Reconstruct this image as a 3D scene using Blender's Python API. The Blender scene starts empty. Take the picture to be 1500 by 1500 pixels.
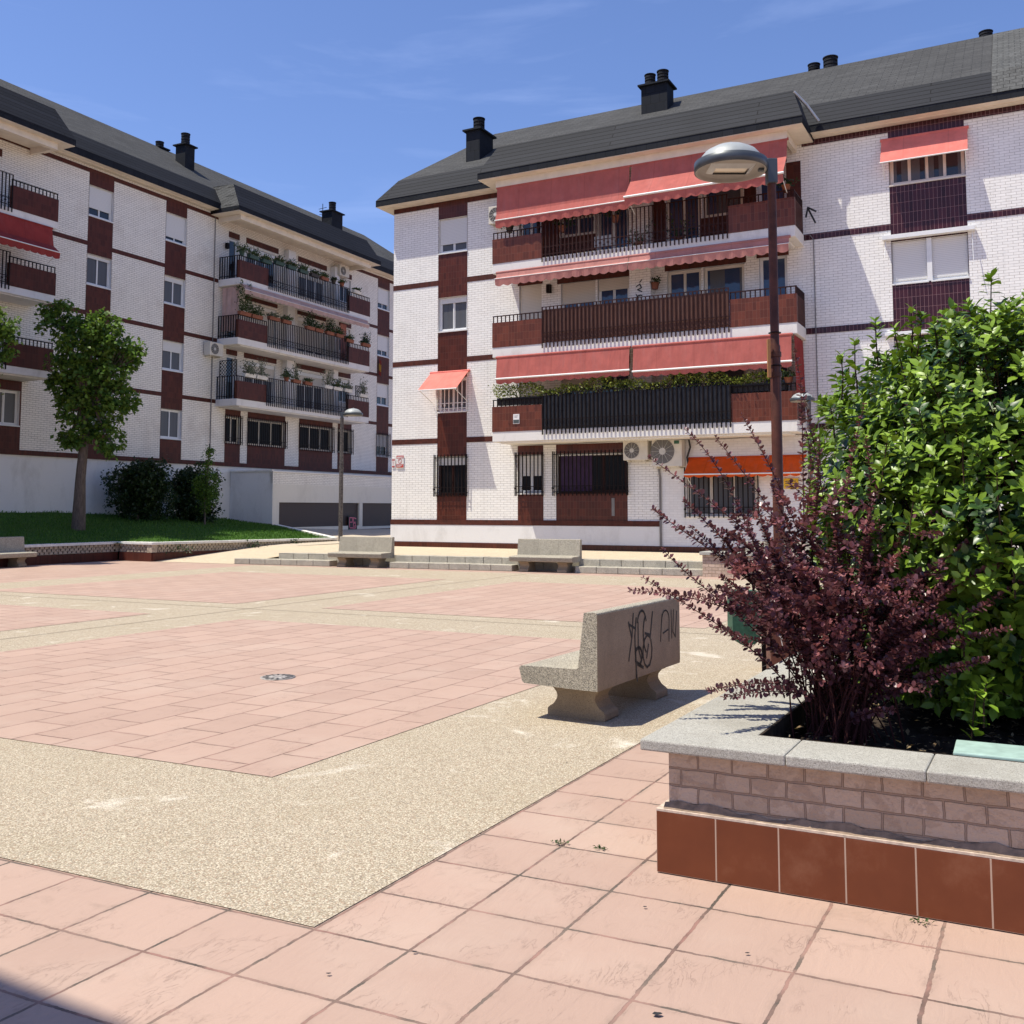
import bpy, math, random
import numpy as np
from mathutils import Vector, Matrix
random.seed(7); rng = np.random.default_rng(7)
R = math.radians
SC = bpy.context.scene
COL = SC.collection
# ------------------------------------------------------------------ camera
F, CX, CY, HZ, EYE = 1450.0, 750.0, 632.0, 745.0, 1.65
PITCH = math.atan((HZ - CY) / F)
cam = bpy.data.cameras.new('Camera'); camo = bpy.data.objects.new('Camera', cam); COL.objects.link(camo)
camo.location = (0, 0, EYE); camo.rotation_euler = (R(90) + PITCH, 0, 0)
cam.sensor_width = 36; cam.lens = F / 1500 * 36; cam.shift_y = (CY - 750) / 1500
cam.clip_end = 2000; cam.clip_start = .05
SC.camera = camo
# ------------------------------------------------------------------ light
SUNV = Vector((-.402, -.098, 1.0)).normalized()
EL = math.asin(SUNV.z); AZ = math.atan2(SUNV.x, SUNV.y)
W = bpy.data.worlds.new('World'); SC.world = W; W.use_nodes = True
wn = W.node_tree.nodes; wl = W.node_tree.links
bg = wn['Background']; bg.inputs[1].default_value = .112
sky = wn.new('ShaderNodeTexSky'); sky.sky_type = 'NISHITA'; sky.sun_disc = False
sky.sun_elevation = EL; sky.sun_rotation = AZ
sky.air_density = 1.0; sky.dust_density = .8; sky.ozone_density = 2.2; sky.altitude = 600
tc = wn.new('ShaderNodeTexCoord'); mp = wn.new('ShaderNodeMapping'); wl.new(tc.outputs['Generated'], mp.inputs[0])
mp.inputs['Rotation'].default_value = (0, R(-24), R(8)); mp.inputs['Scale'].default_value = (1.1, 1.2, 7.5)
nz = wn.new('ShaderNodeTexNoise'); nz.inputs['Scale'].default_value = 2.1; nz.inputs['Detail'].default_value = 7; nz.inputs['Roughness'].default_value = .55
nz.inputs['Distortion'].default_value = .5
wl.new(mp.outputs[0], nz.inputs[0])
cr = wn.new('ShaderNodeValToRGB'); wl.new(nz.outputs[0], cr.inputs[0])
cr.color_ramp.elements[0].position = .50; cr.color_ramp.elements[0].color = (0, 0, 0, 1)
cr.color_ramp.elements[1].position = .85; cr.color_ramp.elements[1].color = (.3, .3, .3, 1)
mx = wn.new('ShaderNodeMix'); mx.data_type = 'RGBA'
wl.new(cr.outputs[0], mx.inputs[0]); wl.new(sky.outputs[0], mx.inputs[6]); mx.inputs[7].default_value = (6.2, 7.0, 8.2, 1)
tn = wn.new('ShaderNodeMix'); tn.data_type = 'RGBA'; tn.blend_type = 'MULTIPLY'; tn.inputs[0].default_value = 1
wl.new(mx.outputs[2], tn.inputs[6]); tn.inputs[7].default_value = (.99, 1.05, 1.33, 1)
wl.new(tn.outputs[2], bg.inputs[0])
sl = bpy.data.lights.new('Sun', 'SUN'); sl.energy = 5.0; sl.angle = R(.53); sl.color = (1, .945, .80)
so = bpy.data.objects.new('Sun', sl); COL.objects.link(so); so.rotation_euler = SUNV.to_track_quat('Z', 'Y').to_euler(); so.location = (-30, -5, 60)
SC.view_settings.view_transform = 'Standard'; SC.view_settings.look = 'None'; SC.view_settings.gamma = 1
SC.view_settings.exposure = .30
SC.render.engine = 'CYCLES'

# ------------------------------------------------------------------ geometry of the place
def ray(x, y):
    a = (x - CX) / F; b = -(y - CY) / F; c, s = math.cos(PITCH), math.sin(PITCH)
    return np.array([a, c - s * b, s + c * b])
def gnd(x, y, z=0.):
    d = ray(x, y); t = (z - EYE) / d[2]; return np.array([d[0] * t, d[1] * t, z])
def at(x, y, Y):                       # world point seen at photo pixel, at forward distance Y
    d = ray(x, y); t = Y / d[1]; return Vector((d[0] * t, Y, EYE + d[2] * t))
def hd(a): return np.array([math.sin(R(a)), math.cos(R(a))])
PA, PB = hd(28.6), hd(-64.5); PO = gnd(460, 1357.7)[:2]
def pz(u, v, z=0.):                    # plaza paving coordinates -> world
    p = PO + PA * u + PB * v; return (p[0], p[1], z)
RO = gnd(573, 800, .33)[:2]; RD = hd(117.7)
LDIR = hd(26.2); _d = ray(184, 468); LO = _d[:2] / _d[1] * 39.5
def frame_dir(d): return math.atan2(d[1], d[0])
def rw(s, n, z=0.): p = RO + RD * s + np.array([RD[1], -RD[0]]) * n; return Vector((p[0], p[1], z))
def lw(s, n, z=0.): p = LO + LDIR * s + np.array([LDIR[1], -LDIR[0]]) * n; return Vector((p[0], p[1], z))

# ------------------------------------------------------------------ materials
def mat(name):
    m = bpy.data.materials.new(name); m.use_nodes = True
    n = m.node_tree.nodes; l = m.node_tree.links; b = n['Principled BSDF']; return m, n, l, b
def node(n, t, **k):
    x = n.new(t)
    for a, v in k.items():
        if a in x.inputs.keys() if isinstance(a, str) else False: x.inputs[a].default_value = v
        else: setattr(x, a, v)
    return x
def mixc(n, l, f, a, b, bt='MIX'):
    m = n.new('ShaderNodeMix'); m.data_type = 'RGBA'; m.blend_type = bt
    for i, v in ((0, f), (6, a), (7, b)):
        if hasattr(v, 'links'): l.new(v, m.inputs[i])
        elif isinstance(v, (int, float)): m.inputs[i].default_value = v
        else: m.inputs[i].default_value = (*v, 1)
    return m.outputs[2]
def ramp(n, l, src, p0, p1, c0=(0, 0, 0), c1=(1, 1, 1)):
    r = n.new('ShaderNodeValToRGB'); l.new(src, r.inputs[0]); e = r.color_ramp.elements
    e[0].position = p0; e[1].position = p1; e[0].color = (*c0, 1); e[1].color = (*c1, 1); return r.outputs[0]
def noise(n, l, vec, sc, det=4, rough=.55, dist=0):
    x = n.new('ShaderNodeTexNoise'); x.inputs['Scale'].default_value = sc; x.inputs['Detail'].default_value = det
    x.inputs['Roughness'].default_value = rough; x.inputs['Distortion'].default_value = dist
    if vec is not None: l.new(vec, x.inputs[0])
    return x.outputs[0]
def bump(n, l, b, h, st=.5, d=.01):
    x = n.new('ShaderNodeBump'); x.inputs['Strength'].default_value = st; x.inputs['Distance'].default_value = d
    l.new(h, x.inputs['Height']); l.new(x.outputs[0], b.inputs['Normal']); return x
def setc(l, b, c, rough=None, spec=None):
    if hasattr(c, 'links'): l.new(c, b.inputs['Base Color'])
    else: b.inputs['Base Color'].default_value = (*c, 1)
    if rough is not None: b.inputs['Roughness'].default_value = rough
    if spec is not None: b.inputs['Specular IOR Level'].default_value = spec
def objvec(n, l, scale=None):
    t = n.new('ShaderNodeTexCoord'); return t.outputs['Object']
def mathn(n, l, op, a, b=None):
    x = n.new('ShaderNodeMath'); x.operation = op
    for i, v in ((0, a), (1, b)):
        if v is None: continue
        if hasattr(v, 'links'): l.new(v, x.inputs[i])
        else: x.inputs[i].default_value = v
    return x.outputs[0]
def wallvec(n, l):                      # (x+y, z) of object space: works on faces along either axis
    t = n.new('ShaderNodeTexCoord'); s = n.new('ShaderNodeSeparateXYZ'); l.new(t.outputs['Object'], s.inputs[0])
    c = n.new('ShaderNodeCombineXYZ'); l.new(mathn(n, l, 'ADD', s.outputs[0], s.outputs[1]), c.inputs[0]); l.new(s.outputs[2], c.inputs[1])
    return c.outputs[0], t.outputs['Object']
def bricktex(n, l, vec, w, h, mort, off=.5, smooth=.1, c1=(1, 1, 1), c2=(0, 0, 0), bias=0):
    b = n.new('ShaderNodeTexBrick'); l.new(vec, b.inputs[0]); b.offset = off; b.squash = 1
    b.inputs['Scale'].default_value = 1; b.inputs['Mortar Size'].default_value = mort; b.inputs['Mortar Smooth'].default_value = smooth
    b.inputs['Brick Width'].default_value = w; b.inputs['Row Height'].default_value = h; b.inputs['Bias'].default_value = bias
    b.inputs['Color1'].default_value = (*c1, 1); b.inputs['Color2'].default_value = (*c2, 1); b.inputs['Mortar'].default_value = (.5, .5, .5, 1)
    return b.outputs[0], b.outputs[1]
M = {}
def simple(name, c, rough=.6, metal=0, var=.12, sc=6, spec=.4, bmp=0):
    m, n, l, b = mat(name); v = objvec(n, l); nn = noise(n, l, v, sc, 5, .6)
    d = tuple(x * (1 - var * 1.6) for x in c); u = tuple(min(1, x * (1 + var)) for x in c)
    setc(l, b, ramp(n, l, nn, .3, .7, d, u), rough, spec); b.inputs['Metallic'].default_value = metal
    if bmp: bump(n, l, b, noise(n, l, v, 140, 3), .4, bmp)
    M[name] = m; return m
def brick(name, c, mort, w, h, ms, dirt, dirtc=(.35, .28, .22), rough=.55, off=.5):
    m, n, l, b = mat(name); v, o = wallvec(n, l)
    col, fac = bricktex(n, l, v, w, h, ms, off)
    base = mixc(n, l, ramp(n, l, col, 0, 1), tuple(x * .93 for x in c), c)
    big = noise(n, l, o, .55, 6, .65, .4); base = mixc(n, l, ramp(n, l, big, .52, .82, (0, 0, 0), (dirt,) * 3), base, dirtc)
    ms2 = n.new('ShaderNodeMapping'); l.new(o, ms2.inputs[0]); ms2.inputs['Scale'].default_value = (5, 5, .35)
    base = mixc(n, l, ramp(n, l, noise(n, l, ms2.outputs[0], 1.0, 5, .6), .56, .75, (0, 0, 0), (.3,) * 3), base, tuple(x * .55 for x in c))
    sm = noise(n, l, o, 9, 4); base = mixc(n, l, ramp(n, l, sm, .35, .75, (.0,) * 3, (.16,) * 3), base, tuple(x * .6 for x in c))
    mf = mathn(n, l, 'MULTIPLY', fac, ramp(n, l, noise(n, l, o, 2.2, 4), .2, .62, (.45,) * 3, (1,) * 3))
    setc(l, b, mixc(n, l, mf, base, mort), rough, .35)
    bump(n, l, b, mathn(n, l, 'SUBTRACT', 1.0, fac), .5, .006)
    M[name] = m; return m
brick('white_brick', (.86, .84, .80), (.40, .37, .34), .25, .0775, .006, .18)
brick('old_white_brick', (.84, .80, .72), (.33, .29, .25), .25, .0775, .0075, .55, (.42, .33, .26))
brick('painted_brick', (.80, .78, .76), (.66, .64, .62), .25, .0775, .006, .15)
def glaze(name, c, mort, w, h, ms, rough=.28, off=0, var=.25):
    m, n, l, b = mat(name); v, o = wallvec(n, l); col, fac = bricktex(n, l, v, w, h, ms, off)
    base = mixc(n, l, ramp(n, l, col, 0, 1), tuple(x * (1 - var) for x in c), tuple(x * (1 + var) for x in c))
    base = mixc(n, l, ramp(n, l, noise(n, l, o, 1.3, 5), .35, .8, (0,) * 3, (.35,) * 3), base, tuple(x * .55 for x in c))
    setc(l, b, mixc(n, l, fac, base, mort), rough, .28)
    b.inputs['Roughness'].default_value = rough
    bump(n, l, b, mathn(n, l, 'SUBTRACT', 1.0, fac), .35, .003); M[name] = m
glaze('brown_tile', (.080, .018, .009), (.11, .05, .035), .105, .235, .0032, .33)
glaze('brown_tile_dull', (.075, .017, .010), (.085, .033, .022), .105, .235, .0028, .6)
glaze('plum_tile', (.045, .011, .014), (.22, .12, .12), .105, .30, .0045, .2, 0, .35)
glaze('balcony_tile', (.125, .032, .016), (.17, .075, .05), .105, .235, .0032, .38)
def slate(name, c, rowh, w, mortc, ms, spk=.4, rough=.75):
    m, n, l, b = mat(name); t = n.new('ShaderNodeTexCoord'); s = n.new('ShaderNodeSeparateXYZ'); l.new(t.outputs['Object'], s.inputs[0])
    cb = n.new('ShaderNodeCombineXYZ'); l.new(s.outputs[0], cb.inputs[0])
    l.new(mathn(n, l, 'SUBTRACT', s.outputs[2], mathn(n, l, 'MULTIPLY', s.outputs[1], -.35)), cb.inputs[1])
    col, fac = bricktex(n, l, cb.outputs[0], w, rowh, ms, .5, .3)
    base = mixc(n, l, ramp(n, l, col, 0, 1), tuple(x * .8 for x in c), tuple(x * 1.15 for x in c))
    base = mixc(n, l, ramp(n, l, noise(n, l, t.outputs['Object'], 14, 6, .7), .45, .75, (0,) * 3, (spk,) * 3), base, tuple(min(1, x * 2.6) for x in c))
    base = mixc(n, l, ramp(n, l, noise(n, l, t.outputs['Object'], .5, 4), .4, .7, (0,) * 3, (.35,) * 3), base, tuple(x * .6 for x in c))
    setc(l, b, mixc(n, l, fac, base, mortc), rough, .15); bump(n, l, b, mathn(n, l, 'SUBTRACT', 1.0, fac), .7, .02); M[name] = m
slate('slate_dark', (.021, .022, .027), .2, 9., (.006, .006, .007), .014, .16)
slate('slate_fascia', (.015, .017, .022), .4, .33, (.006, .006, .007), .005, .12)
slate('shingle_grey', (.064, .063, .062), .13, .5, (.022, .022, .023), .007, .3, .9)
slate('shingle_pale', (.085, .085, .082), .16, .3, (.04, .04, .038), .009, .5, .9)
simple('cream_render', (.70, .63, .53), .8, 0, .07, 2.5)
def render_wall(name, c, stain=.35, sc=1.0, stc=(.28, .25, .21)):
    m, n, l, b = mat(name); v = objvec(n, l)
    mpn = n.new('ShaderNodeMapping'); l.new(v, mpn.inputs[0]); mpn.inputs['Scale'].default_value = (1, 1, .45)
    a = noise(n, l, mpn.outputs[0], 1.3 * sc, 7, .7, .3); k = noise(n, l, v, 30, 4)
    base = mixc(n, l, ramp(n, l, k, .3, .7), tuple(x * .95 for x in c), c)
    setc(l, b, mixc(n, l, ramp(n, l, a, .5, .8, (0,) * 3, (stain,) * 3), base, stc), .85, .3)
    bump(n, l, b, noise(n, l, v, 60, 4), .25, .01); M[name] = m
render_wall('white_render', (.76, .74, .71), .4)
render_wall('slab_render', (.74, .71, .67), .4, 2.2)
render_wall('garage_render', (.70, .66, .58), .25)
render_wall('plinth_render', (.74, .73, .72), .35, 1.2)
def cloth(name, c, tr=.35, var=.12):
    m, n, l, b = mat(name); v = objvec(n, l); nn = noise(n, l, v, 3.2, 5)
    cc = ramp(n, l, nn, .3, .7, tuple(x * (1 - var) for x in c), tuple(min(1, x * (1 + var)) for x in c))
    sx = n.new('ShaderNodeSeparateXYZ'); l.new(v, sx.inputs[0]); fr2 = mathn(n, l, 'FRACT', mathn(n, l, 'MULTIPLY', sx.outputs[0], .87))
    cc = mixc(n, l, ramp(n, l, fr2, .0, .035, (.45,) * 3, (0,) * 3), cc, tuple(x * .6 for x in c))
    m4 = n.new('ShaderNodeMapping'); l.new(v, m4.inputs[0]); m4.inputs['Scale'].default_value = (3, 1, .6); bump(n, l, b, noise(n, l, m4.outputs[0], 1.2, 3), .6, .08)
    cc = mixc(n, l, ramp(n, l, noise(n, l, m4.outputs[0], 2.0, 5, .7), .5, .8, (0,) * 3, (.3,) * 3), cc, tuple(min(1, x * .6 + .12) for x in c))
    setc(l, b, cc, .85, .2); t = n.new('ShaderNodeBsdfTranslucent'); l.new(cc, t.inputs[0]); ms = n.new('ShaderNodeMixShader')
    ms.inputs[0].default_value = tr; l.new(b.outputs[0], ms.inputs[1]); l.new(t.outputs[0], ms.inputs[2]); l.new(ms.outputs[0], n['Material Output'].inputs[0]); M[name] = m
cloth('awning_red', (.45, .125, .105), .12); cloth('awning_rose', (.50, .22, .19), .18); cloth('awning_coral', (.78, .22, .18), .2)
cloth('awning_orange', (.70, .10, .015), .3); cloth('curtain_red', (.30, .045, .04), .2); cloth('awning_pale', (.6, .42, .38)); cloth('cloth_white', (.7, .7, .68))
cloth('cloth_purple', (.07, .04, .09), .2); cloth('flag_yellow', (.42, .24, .04)); cloth('flag_red', (.25, .04, .03)); cloth('reed_screen', (.12, .058, .044), .1)
simple('white_metal', (.72, .72, .71), .4, 0, .04); simple('shutter', (.63, .62, .60), .5, 0, .04)
simple('white_cream', (.68, .63, .55), .5, 0, .05)
def persiana(name, c):
    m, n, l, b = mat(name); t = n.new('ShaderNodeTexCoord'); s = n.new('ShaderNodeSeparateXYZ'); l.new(t.outputs['Object'], s.inputs[0])
    w = mathn(n, l, 'FRACT', mathn(n, l, 'MULTIPLY', s.outputs[2], 20.))
    r = ramp(n, l, w, .0, .22); setc(l, b, mixc(n, l, r, tuple(x * .55 for x in c), c), .5, .4); bump(n, l, b, r, .4, .006); M[name] = m
persiana('persiana', (.66, .65, .63)); persiana('persiana_cream', (.60, .55, .47)); persiana('garage_slats', (.045, .028, .024))
simple('dark_iron', (.012, .008, .008), .6, 0, .2, 6, .12); simple('brown_iron', (.035, .012, .009), .5, 0, .2, 6, .15)
simple('black_sheet', (.012, .012, .014), .45, 0, .3, 3); simple('rust_pole', (.085, .028, .017), .5, 0, .25, 9, .25); simple('box_brown', (.14, .055, .04), .5, 0, .2, 7)
simple('lamp_grey', (.075, .085, .095), .4, .3, .1); simple('lamp_dome', (.34, .36, .36), .5, .1, .08); simple('lamp_inner', (.30, .28, .25), .5, 0, .05); simple('lamp_glass', (.75, .68, .55), .15, 0, .05)
simple('old_pole', (.10, .085, .08), .6, .1, .5, 14)
simple('ac_cream', (.62, .58, .50), .5, 0, .06); simple('ac_grille', (.16, .15, .14), .5, 0, .1); simple('ac_hub', (.55, .54, .52), .4)
simple('zinc', (.45, .46, .46), .4, .5, .1); simple('pipe_grey', (.18, .17, .165), .6)
simple('terracotta', (.24, .085, .045), .8, 0, .15); simple('pot_green', (.03, .07, .055), .6); simple('pot_white', (.66, .63, .56), .6); simple('pot_dark', (.03, .025, .022), .6)
simple('bin_green', (.035, .115, .07), .55, 0, .3, 12); simple('teal_paint', (.33, .46, .41), .6, 0, .12, 15)
simple('black_paint', (.025, .024, .025), .6); simple('pink_paint', (.62, .16, .22), .6); simple('white_paint', (.78, .78, .76), .5)
simple('sign_white', (.74, .72, .70), .5); simple('sign_red', (.45, .06, .05), .5); simple('sign_yellow', (.75, .5, .03), .5); simple('sign_grey', (.07, .08, .08), .5)
simple('wood', (.35, .16, .06), .7); simple('pale_paint', (.72, .70, .66), .7)
def stone(name, c, spk, sc=220, rough=.85, st=.5, dark=(.12, .11, .10), blot=.35, blotc=None):
    m, n, l, b = mat(name); v = objvec(n, l)
    vo = n.new('ShaderNodeTexVoronoi'); l.new(v, vo.inputs[0]); vo.inputs['Scale'].default_value = sc
    sp = n.new('ShaderNodeSeparateXYZ'); l.new(vo.outputs['Color'], sp.inputs[0])
    base = mixc(n, l, ramp(n, l, sp.outputs[0], .1, .9), tuple(x * (1 - spk) for x in c), tuple(min(1, x * (1 + spk)) for x in c))
    base = mixc(n, l, ramp(n, l, sp.outputs[1], .80, .84, (0,) * 3, (.7,) * 3), base, dark)
    base = mixc(n, l, ramp(n, l, noise(n, l, v, 2.6, 6, .65), .42, .75, (0,) * 3, (blot,) * 3), base, blotc or tuple(x * .45 for x in c))
    setc(l, b, base, rough, .3); bump(n, l, b, vo.outputs['Distance'], st, .004)
    M[name] = m
stone('bench_stone', (.40, .36, .285), .35, 150, .9, .7); stone('bench_cast', (.36, .28, .19), .12, 220, .8, .25, (.2, .15, .1), .5)
stone('bench_back', (.36, .28, .20), .10, 220, .85, .25, (.2, .17, .14), .5)
stone('granite', (.40, .385, .345), .22, 300, .85, .4, (.18, .17, .15), .55, (.22, .2, .165))
stone('step_stone', (.46, .42, .34), .2, 120, .9, .5, (.2, .18, .15), .55, (.2, .19, .16))
stone('terrace_stone', (.56, .46, .33), .18, 70, .9, .4, (.35, .28, .2), .25)
def gravel():
    m, n, l, b = mat('gravel'); t = n.new('ShaderNodeTexCoord'); v = t.outputs['UV']
    vo = n.new('ShaderNodeTexVoronoi'); l.new(v, vo.inputs[0]); vo.inputs['Scale'].default_value = 125; vo.inputs['Randomness'].default_value = 1
    wv = n.new('ShaderNodeTexNoise'); l.new(v, wv.inputs[0]); wv.inputs['Scale'].default_value = 30
    sp = n.new('ShaderNodeSeparateXYZ'); l.new(vo.outputs['Color'], sp.inputs[0])
    base = mixc(n, l, ramp(n, l, sp.outputs[0], .05, .95), (.345, .285, .205), (.63, .555, .43))
    base = mixc(n, l, ramp(n, l, sp.outputs[1], .82, .86, (0,) * 3, (.55,) * 3), base, (.30, .17, .11))
    base = mixc(n, l, ramp(n, l, sp.outputs[2], .84, .88, (0,) * 3, (.6,) * 3), base, (.20, .17, .14))
    base = mixc(n, l, ramp(n, l, vo.outputs['Distance'], .45, .8, (0,) * 3, (.75,) * 3), base, (.25, .195, .13))
    wn_ = noise(n, l, v, 1.6, 7, .7, .5)
    base = mixc(n, l, ramp(n, l, wn_, .58, .74, (0,) * 3, (.6,) * 3), base, (.84, .79, .69))
    base = mixc(n, l, ramp(n, l, noise(n, l, v, .8, 6, .7), .5, .8, (0,) * 3, (.4,) * 3), base, (.30, .24, .15))
    setc(l, b, base, .9, .3)
    inv = mathn(n, l, 'SUBTRACT', 1.0, vo.outputs['Distance']); bump(n, l, b, inv, .8, .005); M['gravel'] = m
gravel()
def pinktile(name, w, h, off, ms, jc, fade):
    m, n, l, b = mat(name); t = n.new('ShaderNodeTexCoord'); v = t.outputs['UV']
    nv = n.new('ShaderNodeTexNoise'); l.new(v, nv.inputs[0]); nv.inputs['Scale'].default_value = 16; nv.inputs['Detail'].default_value = 8; nv.inputs['Roughness'].default_value = .7
    va = n.new('ShaderNodeVectorMath'); va.operation = 'MULTIPLY_ADD'; l.new(nv.outputs['Color'], va.inputs[0]); va.inputs[1].default_value = (.022, .022, 0)
    l.new(v, va.inputs[2])
    col, fac = bricktex(n, l, va.outputs[0], w, h, ms, off, .25)
    base = mixc(n, l, ramp(n, l, col, 0, 1), (.385, .265, .212), (.43, .30, .24))
    nn = noise(n, l, v, 2.2, 8, .65, .3); base = mixc(n, l, ramp(n, l, nn, .35, .7), base, (.43, .30, .242), 'MIX')
    base = mixc(n, l, .5, base, mixc(n, l, ramp(n, l, col, 0, 1), (.375, .257, .205), (.445, .31, .247)))
    st = noise(n, l, v, 3.3, 7, .72, 1.0); base = mixc(n, l, ramp(n, l, st, .58, .78, (0,) * 3, (.5,) * 3), base, (.24, .17, .13))
    gr = noise(n, l, v, 160, 3, .6); base = mixc(n, l, ramp(n, l, gr, .35, .7, (0,) * 3, (.22,) * 3), base, (.37, .235, .175))
    _c, f2 = bricktex(n, l, va.outputs[0], w, h, .045, off, 1.0)
    dj = mathn(n, l, 'MULTIPLY', f2, ramp(n, l, noise(n, l, v, 4.5, 6, .7), .45, .75)); base = mixc(n, l, mathn(n, l, 'MULTIPLY', dj, .55), base, (.22, .16, .125))
    pt = noise(n, l, v, .9, 5, .6); base = mixc(n, l, ramp(n, l, pt, .5, .75, (0,) * 3, (.3,) * 3), base, (.50, .40, .33))
    # cleft lines of the stamped slate
    mm = n.new('ShaderNodeMapping'); l.new(v, mm.inputs[0]); mm.inputs['Scale'].default_value = (2.2, 7, 1); mm.inputs['Rotation'].default_value = (0, 0, .35)
    cl = noise(n, l, mm.outputs[0], 1.6, 8, .6, 1.6); cw = mathn(n, l, 'ABSOLUTE', mathn(n, l, 'SUBTRACT', cl, .5))
    crk = ramp(n, l, cw, .0, .011, (1,) * 3, (0,) * 3); gate = ramp(n, l, noise(n, l, v, 3.1, 2), .5, .6)
    ck = mathn(n, l, 'MULTIPLY', crk, gate); base = mixc(n, l, mathn(n, l, 'MULTIPLY', ck, .38), base, (.24, .15, .12))
    jv = ramp(n, l, noise(n, l, v, 2.0, 3), .3, .65, (fade,) * 3, (1,) * 3); jf = mathn(n, l, 'MULTIPLY', fac, jv)
    jcol = mixc(n, l, ramp(n, l, noise(n, l, v, 5, 4), .4, .62), jc, (.28, .15, .12))
    setc(l, b, mixc(n, l, jf, base, jcol), .8, .35)
    hgt = mathn(n, l, 'ADD', mathn(n, l, 'MULTIPLY', mathn(n, l, 'SUBTRACT', 1.0, fac), 1.0), mathn(n, l, 'ADD', mathn(n, l, 'MULTIPLY', cl, 1.1), mathn(n, l, 'MULTIPLY', gr, .12)))
    hgt = mathn(n, l, 'SUBTRACT', hgt, mathn(n, l, 'MULTIPLY', ck, .3)); bump(n, l, b, hgt, .55, .008); M[name] = m
pinktile('pink_slab', .436, .436, 0, .0075, (.055, .052, .042), .55)
pinktile('pink_paver', .62, .40, .5, .0075, (.13, .08, .062), .6)
def planterbrick():
    m, n, l, b = mat('planter_brick'); v, o = wallvec(n, l)
    nv = n.new('ShaderNodeTexNoise'); l.new(v, nv.inputs[0]); nv.inputs['Scale'].default_value = 14
    va = n.new('ShaderNodeVectorMath'); va.operation = 'MULTIPLY_ADD'; l.new(nv.outputs['Color'], va.inputs[0]); va.inputs[1].default_value = (.012, .012, 0); l.new(v, va.inputs[2])
    col, fac = bricktex(n, l, va.outputs[0], .158, .078, .0055, .5, .35)
    base = mixc(n, l, ramp(n, l, col, 0, 1), (.44, .33, .25), (.55, .425, .335))
    base = mixc(n, l, ramp(n, l, noise(n, l, o, 7, 6, .7, .6), .50, .56, (0,) * 3, (.42,) * 3), base, (.32, .22, .16))
    base = mixc(n, l, ramp(n, l, noise(n, l, o, 11, 6, .75), .64, .72, (0,) * 3, (.6,) * 3), base, (.20, .11, .08))
    setc(l, b, mixc(n, l, fac, base, (.33, .24, .185)), .9, .3)
    h = mathn(n, l, 'ADD', mathn(n, l, 'SUBTRACT', 1.0, fac), mathn(n, l, 'MULTIPLY', noise(n, l, o, 40, 5), .5)); bump(n, l, b, h, 1.0, .022); M['planter_brick'] = m
planterbrick()
def planttile():
    m, n, l, b = mat('planter_tile'); v, o = wallvec(n, l); col, fac = bricktex(n, l, v, .276, 1.0, .0035, 0)
    base = mixc(n, l, ramp(n, l, noise(n, l, o, 5, 5), .3, .75), (.14, .036, .013), (.19, .052, .019))
    base = mixc(n, l, ramp(n, l, col, 0, 1, (.0,) * 3, (.22,) * 3), base, (.10, .026, .012))
    base = mixc(n, l, ramp(n, l, noise(n, l, o, 2.5, 7, .75), .55, .8, (0,) * 3, (.3,) * 3), base, (.30, .17, .11))
    base = mixc(n, l, ramp(n, l, noise(n, l, o, 60, 3, .7), .74, .76, (0,) * 3, (.6,) * 3), base, (.5, .38, .3))
    setc(l, b, mixc(n, l, fac, base, (.42, .30, .23)), .38, .35); M['planter_tile'] = m
planttile()
simple('drain_metal', (.33, .30, .28), .7, 0, .5, 14); simple('lattice_brick', (.42, .35, .27), .9, 0, .3, 12); simple('mortar_shade', (.30, .215, .155), .95, 0, .25, 20); simple('mortar_light', (.55, .44, .36), .9, 0, .2, 30)
def glass(name, c, rough=.05):
    m, n, l, b = mat(name); setc(l, b, c, rough, .5); b.inputs['Coat Weight'].default_value = .15; b.inputs['Coat Roughness'].default_value = .02; M[name] = m
glass('glass', (.02, .022, .026)); glass('glass_curtain', (.07, .072, .08), .5); glass('glass_blue', (.03, .055, .11))
m_, n_, l_, b_ = mat('dark_room'); setc(l_, b_, (.008, .008, .01), .25, .12); M['dark_room'] = m_
def bark(name, c):
    m, n, l, b = mat(name); v = objvec(n, l); mm = n.new('ShaderNodeMapping'); l.new(v, mm.inputs[0]); mm.inputs['Scale'].default_value = (9, 9, 1.6)
    k = noise(n, l, mm.outputs[0], 2.5, 6, .7, .5); setc(l, b, ramp(n, l, k, .3, .7, tuple(x * .5 for x in c), tuple(x * 1.4 for x in c)), .9, .2); bump(n, l, b, k, .8, .03); M[name] = m
bark('bark', (.13, .10, .08)); bark('twig', (.05, .028, .018)); bark('red_twig', (.075, .022, .02)); bark('green_twig', (.10, .13, .04))
def leafmat(name, cols, tr=.35, rough=.4, spec=.4):
    m, n, l, b = mat(name); g = n.new('ShaderNodeNewGeometry'); r = n.new('ShaderNodeValToRGB'); l.new(g.outputs['Random Per Island'], r.inputs[0])
    e = r.color_ramp.elements; k = len(cols)
    e[0].position = 0; e[0].color = (*cols[0], 1); e[1].position = 1; e[1].color = (*cols[-1], 1)
    for i in range(1, k - 1): x = e.new(i / (k - 1)); x.color = (*cols[i], 1)
    setc(l, b, r.outputs[0], rough, spec); t = n.new('ShaderNodeBsdfTranslucent')
    l.new(mixc(n, l, .5, r.outputs[0], (1, 1, .5), 'MULTIPLY'), t.inputs[0]); ms = n.new('ShaderNodeMixShader'); ms.inputs[0].default_value = tr
    l.new(b.outputs[0], ms.inputs[1]); l.new(t.outputs[0], ms.inputs[2]); l.new(ms.outputs[0], n['Material Output'].inputs[0]); M[name] = m
leafmat('leaf_euonymus', [(.075, .13, .014), (.125, .21, .02), (.18, .29, .028), (.25, .37, .045)], .15, .38, .35)
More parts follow.
